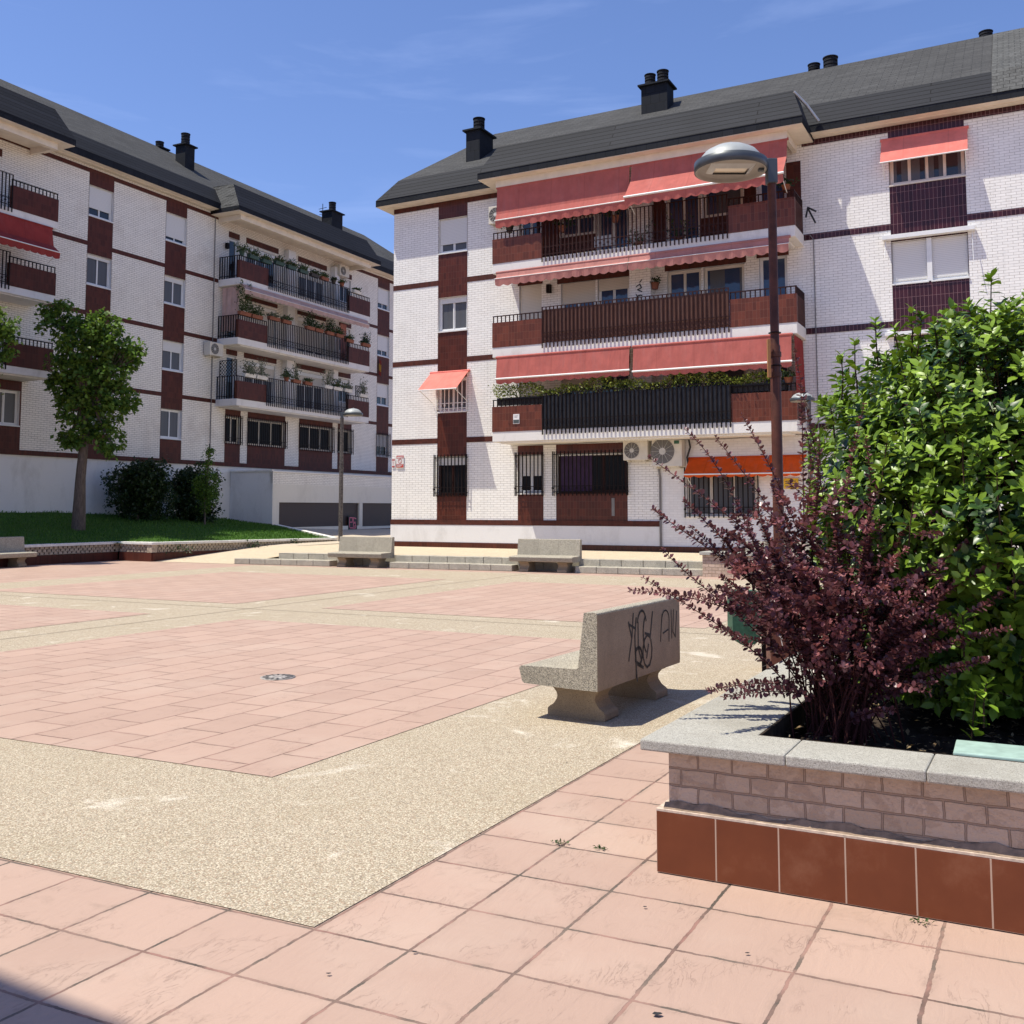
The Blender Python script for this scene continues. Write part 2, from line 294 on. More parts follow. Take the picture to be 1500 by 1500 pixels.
leafmat('leaf_euonymus_old_shade', [(.022, .05, .012), (.03, .07, .015), (.04, .09, .018)], .1, .35, .4)  # old leaves, their dark tone also painting shade inside the shrub
leafmat('leaf_barberry', [(.075, .028, .035), (.13, .05, .06), (.20, .085, .10), (.14, .042, .05), (.085, .028, .036)], .2, .36, .55)
leafmat('leaf_barberry_pink', [(.24, .08, .085), (.32, .12, .125), (.20, .06, .065)], .25, .5, .3)
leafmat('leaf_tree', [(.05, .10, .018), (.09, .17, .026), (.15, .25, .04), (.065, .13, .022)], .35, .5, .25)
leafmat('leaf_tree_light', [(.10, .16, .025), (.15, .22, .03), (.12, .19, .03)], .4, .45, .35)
leafmat('leaf_dark', [(.015, .035, .010), (.025, .05, .014), (.035, .065, .018)], .2, .45, .35)
leafmat('leaf_hedge', [(.09, .13, .02), (.17, .21, .03), (.25, .27, .045), (.07, .11, .02)], .3, .45, .3)
leafmat('leaf_pot', [(.03, .06, .02), (.06, .10, .03), (.09, .12, .05)], .3, .5, .3)
leafmat('leaf_grey', [(.12, .14, .09), (.18, .2, .13)], .3, .6, .3); leafmat('petal_pink', [(.5, .12, .15), (.6, .3, .3)], .3); leafmat('leaf_dry', [(.35, .27, .16), (.25, .17, .09)], .2)
leafmat('blade', [(.05, .12, .016), (.075, .17, .022), (.11, .22, .032)], .35, .5, .3)
def grassmat():
    m, n, l, b = mat('lawn_grass'); v = objvec(n, l); a = noise(n, l, v, 3, 6, .7); c = noise(n, l, v, 60, 4, .7)
    base = mixc(n, l, ramp(n, l, a, .3, .7), (.028, .075, .010), (.05, .125, .016)); base = mixc(n, l, ramp(n, l, c, .35, .7), base, (.07, .15, .022))
    setc(l, b, base, .9, .15); bump(n, l, b, c, 1, .04); M['lawn_grass'] = m
grassmat(); simple('soil', (.045, .032, .024), .95, 0, .5, 18, .2, .02)
def asphalt():
    m, n, l, b = mat('street_paving'); v = objvec(n, l); setc(l, b, ramp(n, l, noise(n, l, v, 8, 6, .7), .3, .7, (.42, .35, .27), (.56, .47, .36)), .9, .3); M['street_paving'] = m
asphalt()
def clothes(name): pass

# ------------------------------------------------------------------ mesh builder
class MB:
    def __init__(s): s.v = []; s.f = []; s.m = []; s.uv = None; s.sm = []
    def add(s, vs, fs, mi=0, smooth=False):
        o = len(s.v); s.v += [tuple(v) for v in vs]; s.f += [tuple(i + o for i in f) for f in fs]; s.m += [mi] * len(fs); s.sm += [smooth] * len(fs)
    def quad(s, a, b, c, d, mi=0): s.add([a, b, c, d], [(0, 1, 2, 3)], mi)
    def poly(s, pts, mi=0): s.add(pts, [tuple(range(len(pts)))], mi)
    def box(s, x0, x1, y0, y1, z0, z1, mi=0):
        if x0 > x1: x0, x1 = x1, x0
        if y0 > y1: y0, y1 = y1, y0
        if z0 > z1: z0, z1 = z1, z0
        v = [(x0, y0, z0), (x1, y0, z0), (x1, y1, z0), (x0, y1, z0), (x0, y0, z1), (x1, y0, z1), (x1, y1, z1), (x0, y1, z1)]
        s.add(v, [(0, 3, 2, 1), (4, 5, 6, 7), (0, 1, 5, 4), (1, 2, 6, 5), (2, 3, 7, 6), (3, 0, 4, 7)], mi)
    def prism(s, prof, x0, x1, mi=0, axis='x', smooth=False):
        """prof: list of (a,b); extruded along axis"""
        k = len(prof)
        def P(a, b, x): return (x, a, b) if axis == 'x' else ((a, x, b) if axis == 'y' else (a, b, x))
        vs = [P(a, b, x0) for a, b in prof] + [P(a, b, x1) for a, b in prof]
        s.add(vs, [(i, (i + 1) % k, (i + 1) % k + k, i + k) for i in range(k)], mi, smooth)
        s.add(vs, [tuple(range(k))[::-1], tuple(range(k, 2 * k))], mi)
    def tube(s, pts, r, seg=6, mi=0, cap=True, smooth=True):
        pts = [Vector(p) for p in pts]; n = len(pts); rr = r if hasattr(r, '__len__') else [r] * n
        vs = []; up = Vector((0, 0, 1)); 
        d0 = (pts[1] - pts[0]).normalized(); a = d0.orthogonal().normalized()
        for i, p in enumerate(pts):
            d = (pts[min(i + 1, n - 1)] - pts[max(i - 1, 0)]).normalized()
            a = (a - d * a.dot(d)).normalized(); b = d.cross(a)
            for k in range(seg):
                t = 2 * math.pi * k / seg; vs.append(p + (a * math.cos(t) + b * math.sin(t)) * rr[i])
        fs = [(i * seg + k, i * seg + (k + 1) % seg, (i + 1) * seg + (k + 1) % seg, (i + 1) * seg + k) for i in range(n - 1) for k in range(seg)]
        s.add(vs, fs, mi, smooth)
        if cap: s.add(vs, [tuple(range(seg))[::-1], tuple(range((n - 1) * seg, n * seg))], mi)
    def lathe(s, prof, c=(0, 0, 0), seg=20, mi=0, sx=1, sy=1, cap=True, smooth=True):
        vs = []
        for r, z in prof:
            for k in range(seg):
                t = 2 * math.pi * k / seg; vs.append((c[0] + r * sx * math.cos(t), c[1] + r * sy * math.sin(t), c[2] + z))
        n = len(prof); fs = [(i * seg + k, i * seg + (k + 1) % seg, (i + 1) * seg + (k + 1) % seg, (i + 1) * seg + k) for i in range(n - 1) for k in range(seg)]
        s.add(vs, fs, mi, smooth)
        if cap: s.add(vs, [tuple(range(seg))[::-1], tuple(range((n - 1) * seg, n * seg))], mi)
    def build(s, name, mats, parent=None, bevel=0, loc=None, rot=None, bseg=2):
        me = bpy.data.meshes.new(name); me.from_pydata(s.v, [], s.f)
        for q in (mats if isinstance(mats, (list, tuple)) else [mats]): me.materials.append(M[q])
        me.polygons.foreach_set('material_index', s.m); me.polygons.foreach_set('use_smooth', s.sm); me.update()
        o = bpy.data.objects.new(name, me); COL.objects.link(o)
        if parent is not None: o.parent = parent
        if loc is not None: o.location = loc
        if rot is not None: o.rotation_euler = (0, 0, rot)
        if bevel:
            b = o.modifiers.new('b', 'BEVEL'); b.width = bevel; b.segments = bseg; b.limit_method = 'ANGLE'; b.angle_limit = R(40)
        return o
def tag(o, label=None, cat=None, group=None, kind=None):
    if label: o['label'] = label
    if cat: o['category'] = cat
    if group: o['group'] = group
    if kind: o['kind'] = kind
    return o
def empty(name, loc=(0, 0, 0), rz=0):
    o = bpy.data.objects.new(name, None); o.empty_display_size = .2; COL.objects.link(o); o.location = loc; o.rotation_euler = (0, 0, rz); return o
def structure(o): o['kind'] = 'structure'; return o
def copy_tree(o, parent=None):
    c = o.copy(); COL.objects.link(c)
    if parent is not None: c.parent = parent
    for ch in [k for k in bpy.data.objects if k.parent == o]: copy_tree(ch, c)
    return c

# leaf clouds with numpy --------------------------------------------------------
LEAFV = np.array([(0, 0, 0), (.5, .42, .10), (.5, -.42, .10), (1, 0, -.05), (.52, 0, 0.0)])      # pointed, folded on the midrib
LEAFF = [(0, 4, 1), (1, 4, 3), (0, 2, 4), (2, 3, 4)]
LEAF6V = np.array([(0, 0, 0), (.28, .30, .07), (.28, -.30, .07), (.62, .33, .08), (.62, -.33, .08), (1, 0, -.06), (.30, 0, 0), (.64, 0, 0)])
LEAF6F = [(0, 6, 1), (0, 2, 6), (1, 6, 7, 3), (2, 4, 7, 6), (3, 7, 5), (4, 5, 7)]
ROUNDV = np.array([(0, 0, 0), (.45, .38, .06), (.45, -.38, .06), (.88, .27, .04), (.88, -.27, .04), (1.0, 0, 0)])
ROUNDF = [(0, 2, 4, 5), (0, 5, 3, 1)]
def leaves(name, P, D, N, L, Wd, matn, parent=None, shape=0, matidx=None):
    """P base, D direction, N normal, L length, Wd width ratio"""
    LV, LF = ((LEAFV, LEAFF), (ROUNDV, ROUNDF), (LEAF6V, LEAF6F))[shape]
    P = np.asarray(P, float); D = np.asarray(D, float); N = np.asarray(N, float); L = np.asarray(L, float)
    D /= np.linalg.norm(D, axis=1)[:, None] + 1e-9; S = np.cross(N, D); S /= np.linalg.norm(S, axis=1)[:, None] + 1e-9; N = np.cross(D, S)
    k = len(LV); V = (P[:, None, :] + L[:, None, None] * (LV[None, :, 0, None] * D[:, None, :] + LV[None, :, 1, None] * Wd * S[:, None, :] + LV[None, :, 2, None] * N[:, None, :])).reshape(-1, 3)
    n = len(P); me = bpy.data.meshes.new(name); loops = []; starts = []; tot = []
    base = np.arange(n) * k
    per = sum(len(f) for f in LF); one = np.concatenate([np.array(f) for f in LF]); lo = (base[:, None] + one[None, :]).reshape(-1)
    cnt = np.array([len(f) for f in LF]); st = np.concatenate([[0], np.cumsum(cnt)[:-1]]); ST = (np.arange(n)[:, None] * per + st[None, :]).reshape(-1)
    me.vertices.add(len(V)); me.vertices.foreach_set('co', V.reshape(-1)); me.loops.add(len(lo)); me.loops.foreach_set('vertex_index', lo.astype(np.int32))
    me.polygons.add(len(ST)); me.polygons.foreach_set('loop_start', ST.astype(np.int32)); me.polygons.foreach_set('loop_total', np.tile(cnt, n).astype(np.int32))
    for q in (matn if isinstance(matn, (list, tuple)) else [matn]): me.materials.append(M[q])
    if matidx is not None: me.polygons.foreach_set('material_index', np.repeat(np.asarray(matidx, np.int32), len(LF)))
    me.update(calc_edges=True); me.validate()
    o = bpy.data.objects.new(name, me); COL.objects.link(o)
    if parent is not None: o.parent = parent
    return o
def rndir(n): v = rng.normal(size=(n, 3)); return v / np.linalg.norm(v, axis=1)[:, None]

# ================================================================== GROUND
def sheet(name, quads, z, m, sub=1):
    v = []; f = []; uv = []
    for (u0, u1, v0, v1) in quads:
        o = len(v); c = [(u0, v0), (u1, v0), (u1, v1), (u0, v1)]
        if (u1 - u0) * 0 + 1: 
            v += [pz(a, b, z) for a, b in c]; uv += c; f.append((o, o + 3, o + 2, o + 1) if False else (o, o + 1, o + 2, o + 3))
    me = bpy.data.meshes.new(name); me.from_pydata(v, [], f); ul = me.uv_layers.new(name='UVMap')
    for p in me.polygons:
        for li in p.loop_indices: ul.data[li].uv = uv[me.loops[li].vertex_index]
    me.materials.append(M[m]); me.update(); o = bpy.data.objects.new(name, me); COL.objects.link(o); return o
structure(sheet('ground', [(-400, 400, -400, 400)], -.004, 'pink_slab'))
G = 4 * .436
structure(sheet('gravel_paving', [(0, 19.8, 0, 18.0)], .0, 'gravel'))
v0 = 1.654; PAN = [(1.67, 8.45), (10.3, 17.1)]; PVN = [(v0, 8.1), (9.9, 16.35)]
structure(sheet('paver_panels', [(a, b, c, d) for a, b in PAN for c, d in PVN], .004, 'pink_paver'))
mb = MB()
for u0, u1, w0, w1 in ((9.70, 9.715, 0, 18), (1.6, 19.5, 9.09, 9.105)):
    mb.poly([pz(u0, w0, .007), pz(u1, w0, .007), pz(u1, w1, .007), pz(u0, w1, .007)])
structure(mb.build('expansion_joint', 'soil'))

# ---- terrace, ramp, steps (frame along the far building, slightly turned)
TS = .085
def sp(s, n, z): return rw(s, n + 6.45 - TS * s, z)          # steps frame: s along, n in front of first riser
SL = -1.15
gaps = [(2.2, 4.15), (7.85, 9.6)]
segs = [(SL, 2.2), (4.15, 7.85), (9.6, 21)]
mb = MB()
fr = -.36
def tpoly(pts): mb.poly([tuple(p) for p in pts])
# terrace sheet at .33, cut round the bench recesses
for a, b, nn in ((SL, 2.2, fr), (2.2, 4.15, -.66), (4.15, 7.85, fr), (7.85, 9.6, -.66), (9.6, 21, fr)):
    tpoly([sp(a, nn, .33), sp(b, nn, .33), rw(b, -.3, .33), rw(a, -.3, .33)])
tpoly([rw(21, 6, .33), rw(70, 6, .33), rw(70, -.3, .33), rw(21, -.3, .33)])
tpoly([rw(SL, 1.5, .33), rw(SL, -.3, .33), rw(SL, -30, .33), rw(-3, -30, .33), rw(-3, 1.5, .33)][:5])
structure(mb.build('terrace', 'terrace_stone'))
mb = MB()   # ramp at the left of the steps and the street that climbs to the garages
A0 = Vector((-11.6, 31.3, .0)); 
mb.poly([rw(SL, 6.6, .002), rw(SL, 1.5, .334), rw(-3.0, 1.5, .334), rw(-8.5, 1.5, .334), rw(-8.5, 6.8, .002)])
structure(mb.build('ramp', 'terrace_stone'))
mb = MB()
mb.poly([rw(-3.0, 1.5, .336), rw(-3.0, -30, .50), lw(30, 3.5, .45), lw(12, 2.4, .62), lw(6.2, 2.4, .85), lw(2.0, 5.6, .40)])
mb.poly([rw(-3.0, 1.5, .336), lw(2.0, 5.6, .40), rw(-8.5, 1.5, .30)])
structure(mb.build('street', 'street_paving'))
def stonerow(mb, a, b, n0, n1, z0, z1, L=.575):
    k = max(1, round((b - a) / L)); w = (b - a) / k
    for i in range(k):
        g = .006; s0, s1 = a + i * w + g, a + (i + 1) * w - g; j = random.uniform(-.004, .004)
        P = [sp(s0, n0 + j, z0), sp(s1, n0 + j, z0), sp(s1, n1, z0), sp(s0, n1, z0)]
        Q = [Vector((p.x, p.y, z1 + j)) for p in P]
        mb.add(P + Q, [(0, 1, 2, 3), (7, 6, 5, 4), (4, 5, 1, 0), (5, 6, 2, 1), (6, 7, 3, 2), (7, 4, 0, 3)])
for k, (a, b) in enumerate(segs):
    mb = MB(); stonerow(mb, a, b, 0, fr - .02, .0, .165); a2 = .15 if k == 0 else a - .05; b2 = b + .05 if k < 2 else b
    stonerow(mb, a2, b2 + .02, fr, fr - .42, .0, .335)
    o = mb.build('stone_steps', 'step_stone', bevel=.012)
    tag(o, ['low pair of weathered stone steps at the lawn end, left of the far benches', 'two weathered stone steps running between the two far benches',
            'two stone steps right of the far benches, running behind the red bush'][k], 'steps', 'stone steps up to the terrace')
mb = MB()
for a, b in gaps: stonerow(mb, a - .0, b + .0, -.64, -.9, 0, .325)
for a, b in gaps:
    for s in (a, b):
        P = [sp(s - .03, -.40, 0), sp(s + .03, -.40, 0), sp(s + .03, -.63, 0), sp(s - .03, -.63, 0)]; Q = [Vector((p.x, p.y, .327)) for p in P]
        mb.add(P + Q, [(0, 3, 2, 1), (4, 5, 6, 7), (0, 1, 5, 4), (1, 2, 6, 5), (2, 3, 7, 6), (3, 0, 4, 7)])
tag(mb.build('recess_wall', 'step_stone'), 'low stone wall of the recesses behind the two far benches', 'wall')

# ---- lawn
WALLH = .6
C1 = Vector((-12.65, 31.9, 0)); C2 = Vector((-11.25, 31.15, 0)); wdir = Vector((*hd(27.7), 0)); Wend = C2 + wdir * 9.2; C0 = C1 - Vector((*hd(27), 0)) * 14
mb = MB(); nx, ny = 34, 26
# ruled surface between the retaining wall line and the foot of the far-left building
front = [(C0, .6), (C1, .6), (C2 + Vector((-.1, .1, 0)), .6), (Wend, .50)]
kerb_end = lw(6.2, 2.6); 
def lerp(a, b, t): return a + (b - a) * t
frontL = []
segl = [(front[i][0], front[i + 1][0]) for i in range(3)]; tl = [(b - a).length for a, b in segl]; T = sum(tl)
def frontpt(t):
    d = t * T
    for i, L_ in enumerate(tl):
        if d <= L_ or i == 2: k = d / L_; return lerp(front[i][0], front[i + 1][0], min(k, 1)), lerp(front[i][1], front[i + 1][1], min(k, 1))
        d -= L_
backs = [(lw(-20, .02), 1.62), (lw(-3, .02), 1.5), (lw(5.9, .02), 1.2), (lw(6.15, 2.5), .88)]
bt = [0, .45, .8, 1]
def backpt(t):
    for i in range(3):
        if t <= bt[i + 1]: k = (t - bt[i]) / (bt[i + 1] - bt[i]); return lerp(backs[i][0], backs[i + 1][0], k), lerp(backs[i][1], backs[i + 1][1], k)
LAWN = []
def lawnpt(i, j, n1=nx, n2=ny):
    t = i / n1; k = j / n2; a, za = frontpt(t); b, zb = backpt(t); p = lerp(a, b, k); z = lerp(za - .06, zb, k ** .9) + .025 * math.sin(p.x * 1.7 + p.y) * math.sin(p.y * .9)
    return Vector((p.x, p.y, z))
vs = [lawnpt(i, j) for i in range(nx + 1) for j in range(ny + 1)]
mb.add(vs, [(i * (ny + 1) + j, (i + 1) * (ny + 1) + j, (i + 1) * (ny + 1) + j + 1, i * (ny + 1) + j + 1) for i in range(nx) for j in range(ny)], 0, True)
structure(mb.build('lawn', 'lawn_grass'))
nb = 26000; P = []; 
ii = rng.uniform(0, nx, nb); jj = rng.uniform(0, ny, nb) ** 1.0
P = np.array([tuple(lawnpt(a, b)) for a, b in zip(ii, jj)]); D = rndir(nb) * .45; D[:, 2] = 1
LAWNP = P.copy()
g = leaves('grass_blades', P, D, rndir(nb), rng.uniform(.05, .10, nb), .35, 'blade', None, 1); tag(g, 'short green blades of the lawn behind the low brick wall', 'grass', kind='stuff')
def lawn_z(x, y):
    d = (LAWNP[:, 0] - x) ** 2 + (LAWNP[:, 1] - y) ** 2; return float(LAWNP[np.argmin(d), 2])
# ---- retaining wall of the lawn
def wall_run(mbs, a, b, h0, h1, t=.24, z0=0.0):
    d = (b - a); L_ = d.length; rz = math.atan2(d.y, d.x); mt = Matrix.Translation(a) @ Matrix.Rotation(rz, 4, 'Z')
    def put(m, x0, x1, y0, y1, za0, za1, zb0, zb1, mi=0):
        v = [(x0, y0, za0), (x1, y0, zb0), (x1, y1, zb0), (x0, y1, za0), (x0, y0, za1), (x1, y0, zb1), (x1, y1, zb1), (x0, y1, za1)]
        m.add([mt @ Vector(p) for p in v], [(0, 3, 2, 1), (4, 5, 6, 7), (0, 1, 5, 4), (1, 2, 6, 5), (2, 3, 7, 6), (3, 0, 4, 7)], mi)
    tileh = .275
    put(mbs['tile'], 0, L_, -.03, t, z0, tileh, z0, tileh * .98 + (h1 - h0))
    put(mbs['core'], 0, L_, .06, t, tileh, h0 - .08, tileh + (h1 - h0), h1 - .08)
    put(mbs['cope'], -.04, L_ + .04, -.06, t + .05, h0 - .08, h0, h1 - .08, h1)
    rows = 3; hh = (h0 - .08 - tileh) / rows
    for r in range(rows):
        k = int(L_ / .16); off = (r % 2) * .08
        for i in range(k):
            x = off + i * .16; w = .115
            if x + w > L_: continue
            dz = (h1 - h0) * x / L_; put(mbs['brick'], x, x + w, .0, .07, tileh + r * hh + .014 + dz, tileh + (r + 1) * hh - .006 + dz, tileh + r * hh + .014 + dz, tileh + (r + 1) * hh - .006 + dz)
        for zz in (tileh + r * hh,): 
            put(mbs['brick'], 0, L_, .012, .07, zz, zz + .014, zz + (h1 - h0), zz + .014 + (h1 - h0))
mbs = {k: MB() for k in ('tile', 'core', 'cope', 'brick')}
wall_run(mbs, C0, C1, .6, .6); wall_run(mbs, C1 + Vector((.12, -.06, 0)), C2, .6, .6); wall_run(mbs, C2, Wend, .6, .50)
W0 = empty('retaining_wall'); tag(W0, 'low lawn wall with white coping, open patterned brick and brown tile foot', 'retaining wall')
for c_ in (C1, C2):
    a_ = math.atan2(wdir.y, wdir.x); mt_ = Matrix.Translation(c_) @ Matrix.Rotation(a_, 4, 'Z')
    for mk, z0_, z1_ in (('core', .275, .52),):
        w_ = .09; mbs['brick'].add([mt_ @ Vector(p) for p in [(-.03, -.012, z0_), (.2, -.012, z0_), (.2, .2, z0_), (-.03, .2, z0_), (-.03, -.012, z1_), (.2, -.012, z1_), (.2, .2, z1_), (-.03, .2, z1_)]], [(0, 3, 2, 1), (4, 5, 6, 7), (0, 1, 5, 4), (1, 2, 6, 5), (2, 3, 7, 6), (3, 0, 4, 7)])
mbs['core'].build('wall_core', 'soil', W0); mbs['brick'].build('brick_lattice', 'lattice_brick', W0); mbs['cope'].build('coping', 'pale_paint', W0, .01)
mbs['tile'].build('tile_base', 'brown_tile_dull', W0)
mb = MB(); a, b = Wend, lw(6.3, 2.72, 0)
d = (b - a).normalized(); s_ = Vector((-d.y, d.x, 0)) * .11
mb.add([a - s_ + Vector((0, 0, .2)), b - s_ + Vector((0, 0, .6)), b + s_ + Vector((0, 0, .6)), a + s_ + Vector((0, 0, .2)), a - s_ + Vector((0, 0, .52)), b - s_ + Vector((0, 0, .95)), b + s_ + Vector((0, 0, .95)), a + s_ + Vector((0, 0, .52))],
       [(0, 3, 2, 1), (4, 5, 6, 7), (0, 1, 5, 4), (1, 2, 6, 5), (2, 3, 7, 6), (3, 0, 4, 7)])
tag(mb.build('lawn_kerb', 'pale_paint', bevel=.01), 'pale kerb sloping up from the lawn wall to the garage corner', 'kerb')
# ivy tufts growing through the lattice
for i, (t, w) in enumerate(((1.0, .5), (4.4, .35), (6.6, .25))):
    n = 90; c = C2 + wdir * t + Vector((.12, -.06, .38)); pp = np.array([tuple(c)] * n) + rng.normal(size=(n, 3)) * (w * .5, w * .5, .07)
    o = leaves('creeping_plant', pp, rndir(n), rndir(n), rng.uniform(.05, .09, n), .8, 'leaf_dark')
    tag(o, ['creeping green tuft in the lawn wall lattice, nearest its corner', 'creeping green tuft halfway along the lawn wall lattice', 'small creeping tuft nearest the steps end of the lawn wall'][i], 'plant', 'tufts in the lawn wall')

# ================================================================== BUILDINGS
def wallgrid(mb, x0, x1, z0, z1, holes, y=0.0, depth=.14, mi=0, revmi=0):
    xs = sorted({x0, x1, *[max(x0, min(x1, h[0])) for h in holes], *[max(x0, min(x1, h[1])) for h in holes]}); zs = sorted({z0, z1, *[max(z0, min(z1, h[2])) for h in holes], *[max(z0, min(z1, h[3])) for h in holes]})
    for i in range(len(xs) - 1):
        for j in range(len(zs) - 1):
            cx, cz = (xs[i] + xs[i + 1]) / 2, (zs[j] + zs[j + 1]) / 2
            if any(h[0] < cx < h[1] and h[2] < cz < h[3] for h in holes): continue
            mb.quad((xs[i], y, zs[j]), (xs[i + 1], y, zs[j]), (xs[i + 1], y, zs[j + 1]), (xs[i], y, zs[j + 1]), mi)
    for a, b, c, d in holes:
        if a >= x1 or b <= x0 or c >= z1 or d <= z0: continue
        Y = y + depth
        mb.quad((a, y, c), (a, Y, c), (b, Y, c), (b, y, c), revmi); mb.quad((a, y, d), (b, y, d), (b, Y, d), (a, Y, d), revmi)
        mb.quad((a, y, c), (a, y, d), (a, Y, d), (a, Y, c), revmi); mb.quad((b, y, c), (b, Y, c), (b, Y, d), (b, y, d), revmi)
def window(par, a, b, c, d, y=.10, shut=0., n=2, shm='persiana', gl='glass', fr_='white_metal', sill=True, curt=0, box=0., bars=False, label=None):
    """framed window in the opening a..b, c..d at depth y; shut = share of the height closed by the roller blind"""
    w = .05; f = MB(); top = d
    if box: f.box(a, b, y - .03, y + .06, d - box, d); top = d - box
    f.box(a, a + w, y, y + .07, c, top); f.box(b - w, b, y, y + .07, c, top); f.box(a + w, b - w, y, y + .07, c, c + w); f.box(a + w, b - w, y, y + .07, top - w, top)
    W_ = (b - a - 2 * w) / n
    for i in range(n):
        x0 = a + w + i * W_; x1 = x0 + W_; yy = y + .012 + (i % 2) * .02
        e = .038
        f.box(x0, x0 + e, yy, yy + .03, c + w, top - w); f.box(x1 - e, x1, yy, yy + .03, c + w, top - w); f.box(x0 + e, x1 - e, yy, yy + .03, c + w, c + w + e); f.box(x0 + e, x1 - e, yy, yy + .03, top - w - e, top - w)
    fo = f.build('window', fr_, par); 
    if label: fo['label'] = label
    p = MB(); p.box(a + w, b - w, y + .045, y + .055, c + w, top - w); p.build('pane', gl, fo)
    if curt:
        q = MB(); k = int((b - a) / .12); 
        xs = np.linspace(a + w, b - w, k + 1)
        for i in range(k):
            if curt == 2 and random.random() < .35: continue
            q.quad((xs[i], y + .04 - .004 * (i % 2), c + .1), (xs[i + 1], y + .04 - .004 * ((i + 1) % 2), c + .1), (xs[i + 1], y + .04 - .004 * ((i + 1) % 2), top - .1), (xs[i], y + .04 - .004 * (i % 2), top - .1))
        if q.f: q.build('curtain', 'glass_curtain', fo)
    if shut > 0:
        s = MB(); zb = top - (top - c) * shut; s.box(a + .02, b - .02, y - .012, y + .006, max(zb, c + .02), top - .002); s.build('roller_blind', shm, fo)
    if sill:
        s = MB(); s.box(a - .03, b + .03, -.045, y + .01, c - .045, c - .003); s.build('sill', fr_, fo)
    return fo
def grille(par, a, b, c, d, out=.13, m='dark_iron', step=.145, name='window_grille'):
    g = MB(); k = max(2, round((b - a) / step))
    for i in range(k + 1):
        x = a + (b - a) * i / k; g.box(x - .016, x + .016, -out - .011, -out + .011, c, d)
        if i % 2 == 0: g.box(x - .03, x + .03, -out - .014, -out + .008, c + .22, c + .28)
    for z in (c + .12, c + .3, d - .12): g.box(a - .01, b + .01, -out - .007, -out + .004, z, z + .022)
    for x in (a, b):
        for z in (c + .12, d - .12): g.box(x - .01, x + .01, -out, 0, z, z + .02)
        g.box(x - .012, x + .012, -.06, -.04, c, d)
    return g.build(name, m, par)
def balcony(par, a, b, z, p1, p2, n=1.2, back='none', railm='dark_iron', tile='balcony_tile', slabm='slab_render', leftside=False, rightside=False, slab=.34, lf=True):
    """slab a..b; tile panels a..p1 and p2..b; iron railing between"""
    s = MB(); s.box(a, b, -n - .03, -.002, z - slab, z); s.box(a + .25, b - .25, -n + .05, -.004, z - slab - .05, z - slab + .01)
    so_ = s.build('balcony', slabm, par, .02)
    t = .09
    for (x0, x1) in ((a, p1), (p2, b)):
        if x1 - x0 < .1: continue
        q = MB(); q.box(x0, x1, -n - .045, -n + t, z - .01, z + .80); q.build('tile_panel', tile, so_)
        r = MB(); r.box(x0, x1, -n - .01, -n + .03, z + 1.0, z + 1.03); k = max(2, round((x1 - x0) / .15))
        for i in range(k + 1): x = x0 + .02 + (x1 - x0 - .04) * i / k; r.box(x - .016, x + .016, -n, -n + .022, z + .80, z + 1.0)
        r.build('handrail', railm, so_)
    r = MB(); k = round((p2 - p1) / .135)
    for i in range(k + 1):
        x = p1 + .02 + (p2 - p1 - .04) * i / k; r.box(x - .018, x + .018, -n - .085, -n - .061, z - .16, z + 1.13)
        if 0 < i < k: 
            r.box(x - .035, x + .035, -n - .09, -n - .06, z + .13 + .05 * (i % 2), z + .16 + .05 * (i % 2)); r.box(x - .03, x + .03, -n - .09, -n - .06, z + .25 - .04 * (i % 2), z + .275 - .04 * (i % 2))
    for zz in (z + .06, z + .3, z + 1.13): r.box(p1, p2, -n - .082, -n - .064, zz, zz + .025)
    r.build('railing', railm, so_)
    if back != 'none':
        q = MB(); q.box(p1 + .03, p2 - .03, -n - .045, -n - .035, z + .01, z + 1.06); q.build('screen', back, so_)
    for on, x, sg in ((leftside, a, -1), (rightside, b, 1)):
        if not on: continue
        r = MB(); xx = x - sg * .03; k = 8
        for i in range(k + 1): y = -n + (n - .06) * i / k; r.box(xx - .014, xx + .014, y - .02, y + .02, z - .12, z + 1.03)
        for zz in (z + .1, z + 1.0): r.box(xx - .014, xx + .014, -n, -.03, zz, zz + .03)
        r.build('side_railing', railm, so_)
        q = MB(); q.box(x - .02 - sg * .04, x + .02 - sg * .04, -n + .0, -.01, z + .02, z + .80)
        if not (sg < 0): q.build('side_panel', 'brown_tile_dull', so_)
    return so_
def scallop(mb, a, b, y0, z0, y1, z1, k=None, amp=.05):
    """valance hanging from (y0,z0) to (y1,z1) with a scalloped edge"""
    k = k or max(3, round((b - a) / .30)); sub = 4; N_ = k * sub
    for i in range(N_):
        x0, x1 = a + (b - a) * i / N_, a + (b - a) * (i + 1) / N_
        f = lambda q: abs(math.sin(math.pi * (q / sub)))
        e0, e1 = f(i) * amp, f(i + 1) * amp; w0, w1 = .012 * math.sin(i * 1.3), .012 * math.sin((i + 1) * 1.3)
        mb.quad((x0, y0, z0), (x1, y0, z0), (x1, y1 + w1, z1 - e1), (x0, y1 + w0, z1 - e0))
